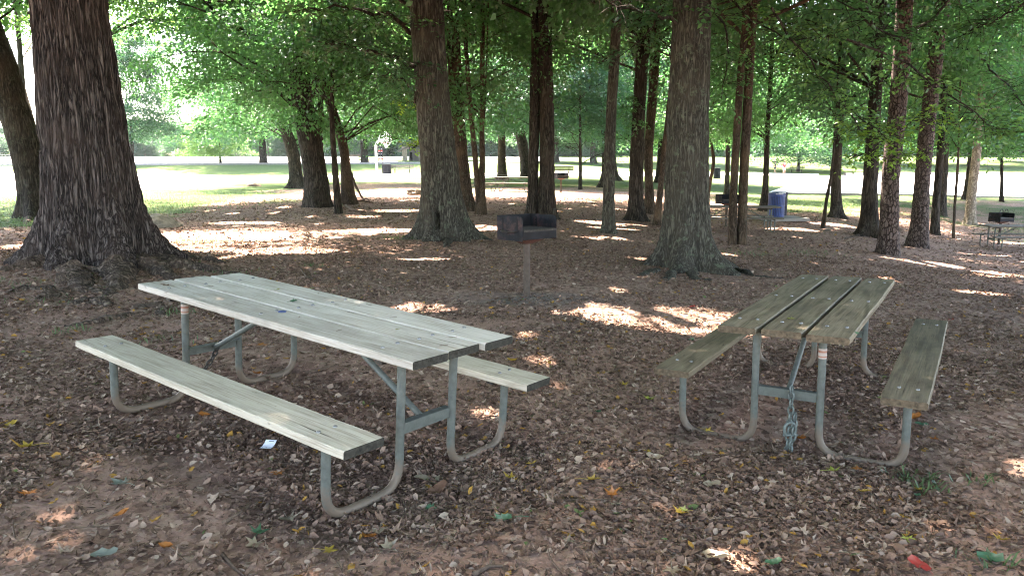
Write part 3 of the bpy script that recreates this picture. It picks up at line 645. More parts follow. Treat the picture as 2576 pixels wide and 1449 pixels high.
# leaning left neighbour
rB, gB, _ = tree('dark leaning tree at the far left edge behind the huge trunk', 'leaning_tree', (88, 548), [[(88, 548, 78), (82, 480, 74), (60, 350, 84), (12, 200, 92), (-25, 100, 96), (-70, 0, 96)]], M['bark_dark'], 15,
     (6.6, 14, 5.0, 90, 300, .12), 'leaf_light', flare=.35, fh=.35, lobes=5, nseg=80, nring=120, amp=.02, freq=9, stretch=.14)
roots(rB, gB, [[(80, 548, .12), (70, 556, .09), (62, 566, .03)], [(110, 546, .1), (135, 552, .06), (150, 556, .03)]], M['root'], 4)
rS, gS, _ = tree('thick trunk tree with leafy sprouts left of the thin leaning trunks', 'oak_tree', (800, 521), [[(800, 521, 66), (796, 460, 62), (787, 390, 60), (766, 290, 58), (752, 200, 54), (748, 100, 52), (742, 0, 52)]], M['bark_dark'], 15,
     (4.4, 13, 6.5, 202, 346, 0.123), 'leaf', flare=.22, fh=.4, nseg=64, nring=90, amp=.02, freq=9)
bough(rS, gS, [(790, 300, 29), (815, 310, 28.6), (840, 330, 28.4)], .15, 14, M['leaf'], 61, M['bark_dark'], twigs=34, tl=.8, rad=.02)
bough(rS, gS, [(760, 180, 29), (770, 150, 28), (800, 120, 27)], .15, 14, M['leaf_light'], 62, M['bark_dark'], twigs=34, tl=.9, rad=.02)
bough(rS, gS, [(745, 60, 29), (800, 50, 27), (860, 80, 25), (900, 60, 24)], .15, 14, M['leaf_light'], 63, M['bark_dark'], twigs=50, tl=1.1, rad=.03)
rC, gC, _ = tree('bent tree leaning left with spread roots behind the thick sprouting trunk', 'leaning_tree', (748, 474), [[(748, 474, 36), (744, 440, 34), (741, 400, 34), (722, 335, 33), (700, 280, 30), (676, 235, 26)]], M['bark_dark'], 10,
     (3.6, 10, 5.0, 121, 297, 0.131), 'leaf', flare=.55, fh=.3, lobes=6, nseg=48, nring=60)
rD, gD, _ = tree('reddish leaning tree with a broken branch at its foot', 'leaning_tree', (878, 514), [[(878, 514, 40), (872, 450, 30), (866, 372, 24), (838, 287, 27), (812, 185, 25), (798, 123, 22), (765, 70, 20)]], M['bark_warm'], 11,
     (3.4, 11, 5.0, 121, 313, 0.123), 'leaf', flare=.16, fh=.3, nseg=40, nring=70)
tree('thin upright trunk just in front of the reddish leaning tree', 'slender_tree', (851, 538), [[(851, 538, 19), (846, 470, 17), (838, 360, 15), (834, 300, 13), (836, 200, 11)]], M['bark_dark'], 8,
     (3.0, 7.5, 2.2, 40, 247, 0.107), 'leaf', flare=.05, nseg=24)
rF, gF, _ = tree('big grey trunk with a hollow at its base behind the white table', 'oak_tree', (1118, 607), [[(1118, 607, 100), (1115, 540, 96), (1107, 430, 88), (1097, 330, 82), (1089, 240, 78), (1078, 100, 80), (1072, 0, 78)]], M['bark_grey'], 16,
     (6.2, 15, 6.5, 280, 330, .15), 'leaf', flare=.5, fh=.32, lobes=6, nseg=200, nring=220, amp=.016, freq=12, stretch=.16, depth_off=.5, phase=.2, dents=[(R_(-103), .42, .13, .17, .22), (R_(-150), 3.0, .12, .12, .06), (R_(-75), 2.2, .1, .1, .05)])
roots(rF, gF, [[(1180, 592, .12), (1215, 600, .08), (1245, 606, .03)], [(1120, 605, .12), (1128, 618, .08), (1115, 624, .03)], [(1060, 590, .1), (1035, 596, .05), (1010, 600, .02)]], M['bark_grey'], 5)
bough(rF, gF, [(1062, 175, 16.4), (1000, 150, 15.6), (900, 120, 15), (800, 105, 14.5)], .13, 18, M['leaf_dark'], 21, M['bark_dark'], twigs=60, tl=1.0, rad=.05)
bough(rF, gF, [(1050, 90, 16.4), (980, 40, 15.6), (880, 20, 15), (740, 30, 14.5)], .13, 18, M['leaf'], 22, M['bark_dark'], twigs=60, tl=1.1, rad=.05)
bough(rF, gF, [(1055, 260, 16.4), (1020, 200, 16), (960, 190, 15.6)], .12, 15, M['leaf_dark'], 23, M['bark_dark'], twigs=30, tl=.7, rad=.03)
tree('brown trunk half hidden behind the big grey hollow trunk', 'oak_tree', (1178, 530), [[(1178, 530, 34), (1170, 480, 31), (1162, 400, 30), (1150, 270, 33), (1140, 100, 30)]], M['bark_warm'], 14, (5.0, 13, 5.25, 148, 330, 0.123), 'leaf', flare=.16, nseg=48, nring=60)
tree('slim multi stem tree with reddish base right of the grey hollow trunk', 'multi_stem_tree', (1211, 540), [[(1212, 540, 24), (1213, 480, 15), (1213, 400, 14), (1212, 300, 12), (1214, 80, 12)], [(1206, 530, 15), (1196, 400, 15), (1185, 290, 13), (1174, 150, 12)], [(1197, 526, 8), (1201, 480, 8), (1206, 440, 7)]], M['bark_warm'], 10,
     (3.4, 9, 2.8, 60, 280, 0.115), 'leaf', flare=.05, nseg=24)
tree('straight brown trunk behind the distant picnic tables', 'oak_tree', (1263, 452), [[(1263, 452, 27), (1262, 420, 22), (1262, 330, 18), (1261, 100, 18)]], M['bark_warm'], 14, ('inst', 0, (1.1, 1.1, 1)), 'leaf', flare=.25, group='trees at the far side of the grove')
tree('dark trunk curving left beside the distant picnic tables', 'leaning_tree', (1322, 448), [[(1322, 448, 28), (1321, 400, 28), (1312, 350, 28), (1298, 300, 27), (1286, 240, 25)]], M['bark_dark'], 12, ('inst', 1, (1.2, 1.2, .95)), 'leaf_dark', flare=.2, group='trees at the far side of the grove')
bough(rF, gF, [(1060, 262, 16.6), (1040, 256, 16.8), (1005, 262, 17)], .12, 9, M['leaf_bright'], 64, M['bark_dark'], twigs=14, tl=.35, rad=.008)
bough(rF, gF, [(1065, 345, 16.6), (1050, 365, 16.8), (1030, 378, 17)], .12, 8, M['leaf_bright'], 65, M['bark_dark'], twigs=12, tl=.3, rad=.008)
rK, gK, _ = tree('twin trunk tree standing behind the near grill', 'twin_tree', (1374, 552), [[(1374, 552, 46), (1376, 450, 40), (1376, 280, 37), (1371, 100, 36), (1369, 0, 36)], [(1337, 545, 27), (1341, 450, 26), (1345, 280, 25), (1346, 100, 20), (1347, 0, 20)]], M['bark_dark'], 15,
     (7.6, 14.5, 6.0, 189, 330, 0.123), 'leaf_dark', flare=.16, fh=.3, nseg=72, nring=110, amp=.016, freq=10)
bough(rK, gK, [(1365, 60, 23), (1420, 20, 22), (1500, -10, 21)], .14, 18, M['leaf'], 31, M['bark_dark'], twigs=40, tl=1.0, rad=.04)
rL, gL, _ = tree('thin pole like sapling with low dark leaves between twin trunk and slim tree', 'slender_tree', (1460, 477), [[(1460, 477, 10), (1460, 400, 8), (1459, 300, 6), (1459, 180, 6)]], M['bark_dark'], 8, (2.4, 7.5, 2.6, 45, 247, 0.131), 'leaf_dark', flare=.03, nseg=16)
bough(rL, gL, [(1459, 380, gL[1]), (1440, 372, gL[1]-.5), (1405, 370, gL[1]-1)], .16, 15, M['leaf_dark'], 32, M['bark_dark'], twigs=20, tl=.8)
tree('slim straight trunk second to the left of the big right trunk', 'slim_tree', (1530, 587), [[(1530, 587, 35), (1531, 540, 29), (1532, 440, 27), (1538, 260, 25), (1549, 100, 24), (1553, 0, 24)]], M['bark_grey'], 14, (6.8, 13.5, 5.25, 148, 313, 0.115), 'leaf_dark', flare=.1, fh=.22, nseg=72, nring=110, amp=.01, freq=14)
rN, gN, _ = tree('mossy trunk with flared roots left of the big right trunk', 'oak_tree', (1601, 555), [[(1601, 555, 42), (1600, 500, 36), (1600, 440, 35), (1610, 220, 29), (1620, 100, 30), (1625, 0, 30)]], M['bark_dark'], 14, (7.2, 13.5, 5.75, 162, 330, 0.123), 'leaf', flare=.26, fh=.17, nseg=64, nring=90, amp=.012, freq=12)
bough(rN, gN, [(1604, 330, gN[1]-.2), (1600, 290, gN[1]-.6), (1590, 250, gN[1]-.6)], .13, 15, M['leaf'], 33, M['bark_dark'], twigs=22, tl=.5)
tree('brown trunk touching the right side of the mossy flared trunk', 'oak_tree', (1634, 537), [[(1634, 537, 26), (1632, 450, 21), (1630, 390, 22), (1645, 200, 24), (1655, 0, 24)]], M['bark_warm'], 14, (7.2, 13.5, 5.0, 135, 313, 0.123), 'leaf', flare=.1, nseg=40)
tree('slender trunk leaning right into the big right trunk', 'leaning_tree', (1651, 566), [[(1651, 566, 22), (1657, 520, 18), (1667, 420, 15), (1676, 330, 13), (1690, 200, 12)]], M['bark_warm'], 9, (4.0, 8.5, 2.4, 40, 247, 0.107), 'leaf', flare=.05, nseg=28)
tree('trunk seen behind the slim straight trunk at the grove edge', 'oak_tree', (1520, 472), [[(1520, 472, 20), (1522, 420, 16), (1520, 340, 14), (1512, 250, 18)]], M['bark_dark'], 13, ('inst', 2, (1.1, 1.1, 1)), 'leaf_dark', flare=.4, group='trees at the far side of the grove')
tree('pale sided trunk with spreading roots at the grove edge behind the slim trunk', 'oak_tree', (1547, 455), [[(1547, 455, 18), (1545, 420, 12), (1543, 340, 12)]], M['bark_grey'], 13, ('inst', 3, (1.0, 1.0, 1)), 'leaf', flare=.45, group='trees at the far side of the grove')
tree('dark trunk at the grove edge seen left of the big right trunk', 'oak_tree', (1659, 460), [[(1659, 460, 24), (1663, 420, 22), (1668, 330, 20)]], M['bark_dark'], 13, ('inst', 4, (1.1, 1.1, 1)), 'leaf_dark', flare=.2, group='trees at the far side of the grove')
rQ, gQ, _ = tree('big straight grey green trunk with wide flared roots behind the brown table', 'oak_tree', (1728, 683), [[(1728, 683, 128), (1727, 600, 116), (1728, 500, 106), (1728, 440, 102), (1731, 300, 99), (1738, 120, 92), (1741, 0, 90)]], M['bark_grey'], 16,
     (5.6, 15, 6.8, 320, 330, .17), 'leaf', flare=.58, fh=.26, lobes=6, nseg=260, nring=280, amp=.011, freq=20, stretch=.2, depth_off=.55, phase=.15)
roots(rQ, gQ, [[(1830, 672, .10), (1880, 690, .06), (1940, 700, .03), (1990, 702, .015)], [(1740, 690, .09), (1750, 703, .06), (1800, 706, .02)], [(1650, 682, .09), (1615, 690, .05), (1600, 694, .02)], [(1690, 690, .08), (1680, 700, .05), (1672, 705, .02)]], M['bark_grey'], 6)
bough(rQ, gQ, [(1700, 60, 11.2), (1640, 30, 11), (1560, 20, 10.6), (1500, -20, 10.4)], .13, 13, M['leaf_dark'], 41, M['bark_dark'], twigs=26, tl=.45, rad=.025)
bough(rQ, gQ, [(1720, -60, 11.2), (1620, 100, 14), (1560, 140, 14), (1500, 160, 14)], .13, 13, M['leaf_dark'], 42, M['bark_dark'], twigs=24, tl=.5, rad=.02)
tree('crooked sapling right beside the big right trunk', 'sapling', (1778, 516), [[(1778, 516, 9), (1784, 470, 9), (1795, 415, 9), (1798, 397, 10), (1789, 370, 7), (1785, 310, 8), (1792, 260, 6), (1812, 215, 5), (1850, 180, 4)]], M['bark_warm'], 8, (3.2, 7, 2.2, 36, 231, 0.107), 'leaf', flare=.02, nseg=16, nring=80)
tree('forked pair of slim trunks joined at the base right of the big trunk', 'twin_tree', (1858, 615), [[(1866, 615, 25), (1868, 540, 24), (1871, 440, 24), (1882, 240, 24), (1892, 60, 22), (1898, 0, 20)], [(1844, 612, 20), (1843, 520, 22), (1848, 430, 21), (1859, 240, 20), (1873, 80, 18), (1879, 0, 17)]], M['bark_warm'], 13,
     (6.0, 12, 5.0, 148, 313, 0.107), 'leaf', flare=.05, nseg=56, nring=90, amp=.006, freq=16)
tree('thin straight trunk beside the blue bin', 'slim_tree', (1921, 531), [[(1921, 531, 22), (1926, 470, 17), (1930, 330, 14), (1937, 230, 12), (1945, 50, 11)]], M['bark_dark'], 12, (3.4, 11, 3.4, 90, 313, 0.115), 'leaf', flare=.14, nseg=32)
tree('slim trunk between the forked pair and the black hanging bin', 'slim_tree', (1828, 497), [[(1828, 497, 15), (1830, 430, 13), (1832, 330, 12), (1836, 200, 10)]], M['bark_dark'], 11, (3.4, 10, 3.4, 80, 313, 0.123), 'leaf', flare=.1, nseg=28)
rU, gU, _ = tree('dark straight trunk with spread foot right of the blue bin', 'oak_tree', (2106, 548), [[(2106, 548, 34), (2103, 500, 27), (2104, 430, 25), (2109, 330, 23), (2118, 180, 20)]], M['bark_dark'], 13, (4.6, 12, 5.0, 148, 330, 0.115), 'leaf', flare=.2, fh=.15, nseg=44)
tree('thin leaning sapling in front of the dark straight trunk', 'sapling', (2071, 574), [[(2071, 574, 11), (2078, 510, 9), (2088, 460, 8), (2096, 400, 7), (2100, 330, 6)]], M['bark_dark'], 7, (3.0, 6.5, 2.0, 30, 231, 0.107), 'leaf_dark', flare=.02, nseg=16)
rW, gW, _ = tree('grey trunk with roots just left of the first pine', 'oak_tree', (2184, 594), [[(2184, 594, 50), (2187, 540, 42), (2190, 440, 36), (2196, 350, 34), (2204, 200, 30)]], M['bark_dark'], 14, (5.2, 13, 5.5, 162, 330, 0.115), 'leaf', flare=.25, fh=.2, nseg=60, nring=80)
roots(rW, gW, [[(2165, 592, .08), (2140, 597, .05), (2110, 602, .02)]], M['root'], 7)
rX, gX, _ = tree('plated pine trunk nearest the right hand bench of brown table', 'pine_tree', (2233, 640), [[(2233, 640, 60), (2237, 580, 50), (2240, 440, 46), (2261, 250, 45), (2270, 120, 44), (2277, 0, 44)]], M['pine'], 18,
     (9, 17, 3.8, 90, 297, 0.107), 'leaf_dark', flare=.07, fh=.3, nseg=120, nring=140, amp=.012, freq=14, stretch=.5)
rY, gY, _ = tree('tall plated pine leaning right of the nearest pine', 'pine_tree', (2308, 622), [[(2308, 622, 62), (2314, 560, 48), (2318, 480, 44), (2331, 330, 42), (2348, 190, 42), (2362, 80, 42), (2374, 0, 40)]], M['pine'], 18,
     (9, 17, 3.8, 90, 297, 0.107), 'leaf_dark', flare=.09, fh=.25, nseg=120, nring=140, amp=.012, freq=14, stretch=.5)
tree('dark trunk close behind the leaning pine', 'oak_tree', (2352, 590), [[(2352, 590, 26), (2354, 520, 23), (2362, 430, 22), (2372, 300, 20), (2380, 100, 20)]], M['bark_dark'], 14, (5.0, 13, 5.0, 148, 330, 0.115), 'leaf', flare=.08, nseg=36)
tree('short looking dark trunk with flared foot right of the leaning pine', 'oak_tree', (2367, 544), [[(2367, 544, 30), (2370, 500, 25), (2374, 430, 24), (2378, 320, 22), (2385, 100, 20)]], M['bark_dark'], 13, ('inst', 2, (1, 1, 1)), 'leaf_dark', flare=.12, nseg=36, group='trees at the far side of the grove')
tree('very thin upright sapling left of the pale trunk', 'sapling', (2398, 600), [[(2398, 600, 9), (2401, 530, 8), (2408, 450, 8), (2412, 370, 7), (2414, 250, 5)]], M['bark_warm'], 7, (2.8, 6.8, 2.2, 44, 247, 0.107), 'leaf', flare=.01, nseg=16)
rCC, gCC, _ = tree('pale smooth trunk above the right edge grill', 'beech_tree', (2441, 565), [[(2441, 565, 30), (2443, 500, 25), (2450, 440, 23), (2459, 370, 22), (2468, 250, 20), (2478, 100, 18)]], M['bark_pale'], 14, (5.2, 13, 5.5, 175, 330, 0.115), 'leaf', flare=.13, fh=.14, nseg=48, nring=80, amp=.006)
tree('small dark leaning trunk at the parking lot edge behind the pale trunk', 'slim_tree', (2427, 503), [[(2427, 503, 16), (2432, 470, 12), (2440, 400, 11), (2444, 300, 10)]], M['bark_dark'], 11, ('inst', 3, (1, 1, .9)), 'leaf', flare=.15, nseg=24, group='trees at the far side of the grove')
for i, (bx, by, lab, lf, sc, w_) in enumerate([(1108, 462, 'low crowned tree hidden behind the big grey hollow trunk', 'leaf', (1.2, 1.1, .85), 14), (1372, 470, 'low crowned tree hidden behind the twin trunk', 'leaf_dark', (1.1, 1.1, .8), 14), (1598, 462, 'low crowned tree hidden behind the mossy flared trunk', 'leaf', (1.1, 1.1, .8), 14),
   (1722, 462, 'low crowned tree hidden behind the big right trunk', 'leaf_light', (1.2, 1.1, .8), 16), (1866, 474, 'low crowned tree hidden behind the forked pair of slim trunks', 'leaf', (1.1, 1.0, .8), 12), (2236, 510, 'low crowned tree hidden behind the nearest pine', 'leaf', (1.0, 1.0, .8), 16), (2330, 512, 'low crowned tree hidden behind the leaning pine', 'leaf_dark', (1.0, 1.0, .8), 18),
   (2520, 508, 'low crowned tree near the right edge at the parking lot', 'leaf', (1.0, 1.0, .78), 12), (800, 462, 'low crowned tree hidden behind the thick sprouting trunk', 'leaf', (1.2, 1.1, .95), 16), (2640, 540, 'low crowned tree just past the right edge', 'leaf', (1.2, 1.1, .8), 14)]):
    tree(lab, 'oak_tree', (bx, by), [[(bx, by, w_), (bx, by-60, w_*.8), (bx, by-160, w_*.6)]], M['bark_dark'], 11, ('inst', i % 6, sc), lf, flare=.1, nseg=20, nring=24, group='trees at the far side of the grove')
tree('light crowned tree added for shade behind the huge furrowed trunk', 'oak_tree', (235, 524), [[(235, 524, 30), (238, 440, 26), (246, 200, 24), (262, 0, 20)]], M['bark_dark'], 14, (7.4, 15, 6.2, 170, 320, .14), 'leaf_light', flare=.1, nseg=28)  # added tree, crown raised above the view to shade the ground
tree('light crowned tree added for shade at the turf edge behind the leaning left tree', 'oak_tree', (70, 506), [[(70, 506, 22), (66, 440, 20), (58, 250, 18)]], M['bark_dark'], 14, (7.6, 15, 5.6, 110, 300, .125), 'leaf_light', flare=.1, nseg=28)  # likewise added, its high crown shades the turf edge
for bx, by, lab in [(1108, 503, 'high crowned tree added for shade behind the grey hollow trunk'), (1372, 506, 'high crowned tree added for shade behind the twin trunk'), (1603, 512, 'high crowned tree added for shade behind the mossy flared trunk'), (806, 500, 'high crowned tree added for shade behind the sprouting trunk')]:  # trees added behind nearer trunks so their crowns shade the middle ground
    tree(lab, 'oak_tree', (bx, by), [[(bx, by, 16), (bx, by-100, 14), (bx, by-300, 12)]], M['bark_dark'], 15, (7.5, 15, 6.6, 170, 300, .15), 'leaf', flare=.05, nseg=20, nring=24)
# leafy low boughs of the right-hand trees
LB = M['leaf_bright']
bough(rY, gY, [(2500, -120, 12.5), (2340, 60, 12), (2250, 100, 11.6), (2150, 30, 11), (2050, -30, 11)], .12, 13, M['leaf'], 51, M['bark_dark'], twigs=60, tl=.75, rad=.02)
bough(rU, gU, [(1940, 20, 13), (2010, 130, 13), (2090, 230, 13), (2190, 320, 13), (2230, 350, 13)], .115, 9, M['leaf_light'], 52, M['bark_dark'], twigs=60, tl=.6, rad=.018)
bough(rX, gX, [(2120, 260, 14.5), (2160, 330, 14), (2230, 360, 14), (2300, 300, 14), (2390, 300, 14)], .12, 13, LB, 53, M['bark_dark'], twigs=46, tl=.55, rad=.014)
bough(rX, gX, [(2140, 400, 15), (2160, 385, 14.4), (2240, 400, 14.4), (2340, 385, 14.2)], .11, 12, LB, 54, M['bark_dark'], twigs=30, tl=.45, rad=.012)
bough(rY, gY, [(2130, 100, 11), (2260, 160, 11), (2380, 230, 11.2), (2470, 300, 11.5), (2520, 350, 12)], .12, 13, M['leaf_light'], 55, M['bark_dark'], twigs=50, tl=.6, rad=.016)
bough(rCC, gCC, [(2470, 150, 20), (2520, 200, 18), (2570, 260, 16), (2620, 330, 15)], .13, 15, M['leaf'], 56, M['bark_dark'], twigs=50, tl=.9, rad=.02)
bough(rY, gY, [(2620, -60, 12), (2560, 20, 12), (2480, 60, 12), (2420, 90, 12.5)], .12, 13, M['leaf'], 57, M['bark_dark'], twigs=50, tl=.8, rad=.02)
bough(rU, gU, [(1800, -40, 14), (1900, 60, 14), (2000, 100, 14), (2100, 90, 13.5)], .12, 13, M['leaf_light'], 58, M['bark_dark'], twigs=50, tl=.9, rad=.02)
bough(rQ, gQ, [(1740, -40, 11.2), (1820, 60, 13), (1830, 170, 15), (1815, 250, 16)], .12, 13, M['leaf'], 59, M['bark_dark'], twigs=40, tl=.8, rad=.02)
# unseen trees added outside the frame so their crowns shade the tables
for (x, y, lab) in [(-11.5, 7.5, 'added shade tree out of frame at left of the white table'), (9.0, 7.2, 'added shade tree out of frame right of the brown table'), (14.5, 12.5, 'added shade tree out of frame at the far right'), (-5.5, -1.5, 'added shade tree unseen behind and left of the viewer'), (5.0, -2.5, 'added shade tree unseen behind and right of the viewer'), (-16, 17, 'added shade tree out of frame beyond the leaning left tree')]:
    TN[0] += 1; g = np.array([x, y, tz(x, y)]); root = empty('oak_tree', g, lab, 'tree', 'trees of the grove'); rng = np.random.default_rng(TN[0]*13)
    W = [g+np.array([0.02*z, 0.01*z, z]) for z in range(0, 16, 2)]; trunk_mesh('trunk', W, np.linspace(.32, .1, 8), g, M['bark_dark'], root, 40, 60, .25)
    P, D, N, L, mb = crown_parts(rng, 6.0, 15, 6.8, 320, 330, .18, lambda z: (x, y)); k = keep_leaves(P)
    leaves_obj('crown', P[k], D[k], N[k], L[k], M['leaf'], root, g, rng); mb.v = [(a-g[0], b2-g[1], c-g[2]) for a, b2, c in mb.v]; mb.build('limbs', M['bark_dark'], root, True, auto=False)
# meadow trees
def open_tree(label, name, bpx, w, H, sc, vi, leaf, barkm='bark_dark', kind='far', flare=.2, lean=0, group='trees in the open park'):
    g = G(*bpx); root = empty(name, g, label, 'tree', group); r = w*PXM(g[1])/2
    W = [g+np.array([lean*z, 0, z]) for z in np.linspace(0, H*.6, 6)]; trunk_mesh('trunk', W, [r, r*.85, r*.8, r*.6, r*.45, r*.2], g, M[barkm], root, 20, 24, flare*r*2, .5)
    inst_crown(root, kind, vi, M[leaf], sc, (vi*1.7+bpx[0]) % 6, (0, 0, .9 if H > 8 else 0)); return root, g
open_tree('broad oak with thick short trunk beyond the grass bank at left', 'oak_tree', (663, 414), 20, 12, (2.3, 2.0, 1.9), 0, 'leaf')
open_tree('broad oak on the bank just left of the basketball hoop', 'oak_tree', (917, 411), 20, 12, (2.2, 1.9, 1.9), 1, 'leaf')
open_tree('small round lawn tree standing before the far treeline', 'young_tree', (555, 411), 7, 5, (1.25, 1.2, .85), 2, 'leaf_light', kind='round')
open_tree('grey forked tree at the field edge beside the huge trunk', 'oak_tree', (330, 414), 16, 9, (1.6, 1.4, 1.35), 3, 'leaf_dark', 'bark_grey', lean=.08)
open_tree('small blue green tree by the path behind the two people', 'young_tree', (2008, 432), 9, 6, (2.3, 2.0, 1.0), 4, 'leaf_dark', kind='round')
open_tree('leafy tree beyond the road above the distant tables', 'oak_tree', (1100, 405), 14, 10, (1.8, 1.6, 1.4), 4, 'leaf')
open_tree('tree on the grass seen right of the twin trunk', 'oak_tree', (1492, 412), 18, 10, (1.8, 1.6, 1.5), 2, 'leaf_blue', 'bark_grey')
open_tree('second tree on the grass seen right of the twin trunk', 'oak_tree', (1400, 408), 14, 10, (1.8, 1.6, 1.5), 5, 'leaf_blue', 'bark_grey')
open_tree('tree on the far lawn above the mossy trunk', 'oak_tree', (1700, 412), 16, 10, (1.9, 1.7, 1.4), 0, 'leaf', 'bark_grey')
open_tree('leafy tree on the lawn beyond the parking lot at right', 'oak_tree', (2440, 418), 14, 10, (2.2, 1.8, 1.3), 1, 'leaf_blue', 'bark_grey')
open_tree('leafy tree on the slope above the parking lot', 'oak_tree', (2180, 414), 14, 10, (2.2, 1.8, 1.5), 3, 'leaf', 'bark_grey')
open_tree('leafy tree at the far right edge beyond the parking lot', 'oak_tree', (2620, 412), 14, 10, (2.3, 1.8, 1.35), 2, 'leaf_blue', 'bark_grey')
open_tree('tree at the court edge left of the sprouting trunk', 'oak_tree', (480, 447), 2, 9, (1.0, 1.0, 1.0), 4, 'leaf_light', 'bark_grey', kind='mid') if False else None
# far wood line: separate trees
rngf = np.random.default_rng(5)
k = 0
for px in np.arange(-420, 3100, 62):
    for row in range(2):
        x_ = px+rngf.uniform(-22, 22); dist = (175 if row == 0 else 225)+rngf.uniform(-14, 14)
        if row == 0 and 330 < x_ < 1180: dist += 12
        r0 = ray(x_, 400); X = r0[0]/r0[1]*dist; g = np.array([X, dist, tz(X, dist)-.2])
        left = x_ < 760
        hgt = rngf.uniform(7.5, 10.5) if left else rngf.uniform(14, 22)
        if row: hgt *= 1.15
        k += 1; sec = 'pale far tree in the treeline beyond the open lot' if x_ < 1250 else ('tall tree in the far wood beyond the lawns' if x_ < 1900 else 'tall tree in the far wood beyond the parking lot')
        root = empty('woodland_tree', g, sec, 'tree', sec.replace('tree in', 'trees in'))
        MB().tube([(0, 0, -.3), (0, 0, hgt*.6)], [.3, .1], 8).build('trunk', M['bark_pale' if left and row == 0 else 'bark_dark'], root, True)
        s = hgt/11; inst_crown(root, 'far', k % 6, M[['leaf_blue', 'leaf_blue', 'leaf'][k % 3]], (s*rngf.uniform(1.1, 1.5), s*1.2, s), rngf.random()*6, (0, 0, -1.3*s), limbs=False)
# mid-distance fill trees
for i, (px, py, leaf, s, lab) in enumerate([(420, 440, 'leaf_light', 1.0, ''), (1010, 440, 'leaf', 1.0, '')][:0]): pass
# ------------------------------------------------------------------ picnic tables
def rot_t(yaw, sx, sy):
    # local x across, y along; tilts are slopes
    ax = Vector((math.cos(yaw), math.sin(yaw), 0)); ay = Vector((-math.sin(yaw), math.cos(yaw), 0))
    ax = Vector((ax.x, ax.y, sx)).normalized(); ay = Vector((ay.x, ay.y, sy)); az = ax.cross(ay).normalized(); ay = az.cross(ax)
    return Matrix((ax, ay, az)).transposed().to_euler()
def plank(name, x0, x1, y0, y1, z0, z1, mats, parent, seed, label=None):
    rng = np.random.default_rng(seed); n = 26; b = MB(); vs = []; ys = np.linspace(y0, y1, n)
    w1 = np.cumsum(rng.normal(0, .0008, n)); w2 = np.cumsum(rng.normal(0, .0008, n)); c = .004*np.sin(np.linspace(0, 3.1, n)+seed)
    bv = .006; xm = (x0+x1)/2; hx = (x1-x0)/2
    prof = [(-hx, z0+bv), (-hx+bv, z0), (hx-bv, z0), (hx, z0+bv), (hx, z1-bv), (hx-bv, z1), (0, z1+.0), (-hx+bv, z1), (-hx, z1-bv)]
    m = len(prof)
    for i, y in enumerate(ys):
        e = .0035 if i in (0, n-1) else 0
        for j, (px, pz) in enumerate(prof):
            ex = (w1[i]-w1.mean()) if px > 0 else (w2[i]-w2.mean())
            vs.append((xm+px*(1-e/hx)+ex, y, pz+c[i]*.5+rng.normal(0, .0004)))
    fs = [(i*m+j, (i+1)*m+j, (i+1)*m+(j+1) % m, i*m+(j+1) % m) for i in range(n-1) for j in range(m)]
    b.add(vs, fs, 0); b.add([vs[j] for j in range(m)], [tuple(range(m))], 1); b.add([vs[(n-1)*m+j] for j in range(m)], [tuple(range(m-1, -1, -1))], 1)
    o = b.build(name, mats, parent); 
    if label: o['label'] = label
    return o
def ubend(pts, r=.12, n=7):
    """polyline with rounded corners"""
    pts = [Vector(p) for p in pts]; out = [pts[0]]
    for i in range(1, len(pts)-1):
        a, b, c = pts[i-1], pts[i], pts[i+1]; u = (a-b).normalized(); v = (c-b).normalized(); p = b+u*r; q = b+v*r
        for k in range(n+1):
            t = k/n; out.append(p*(1-t)**2+b*2*t*(1-t)+q*t*t)
    return out+[pts[-1]]
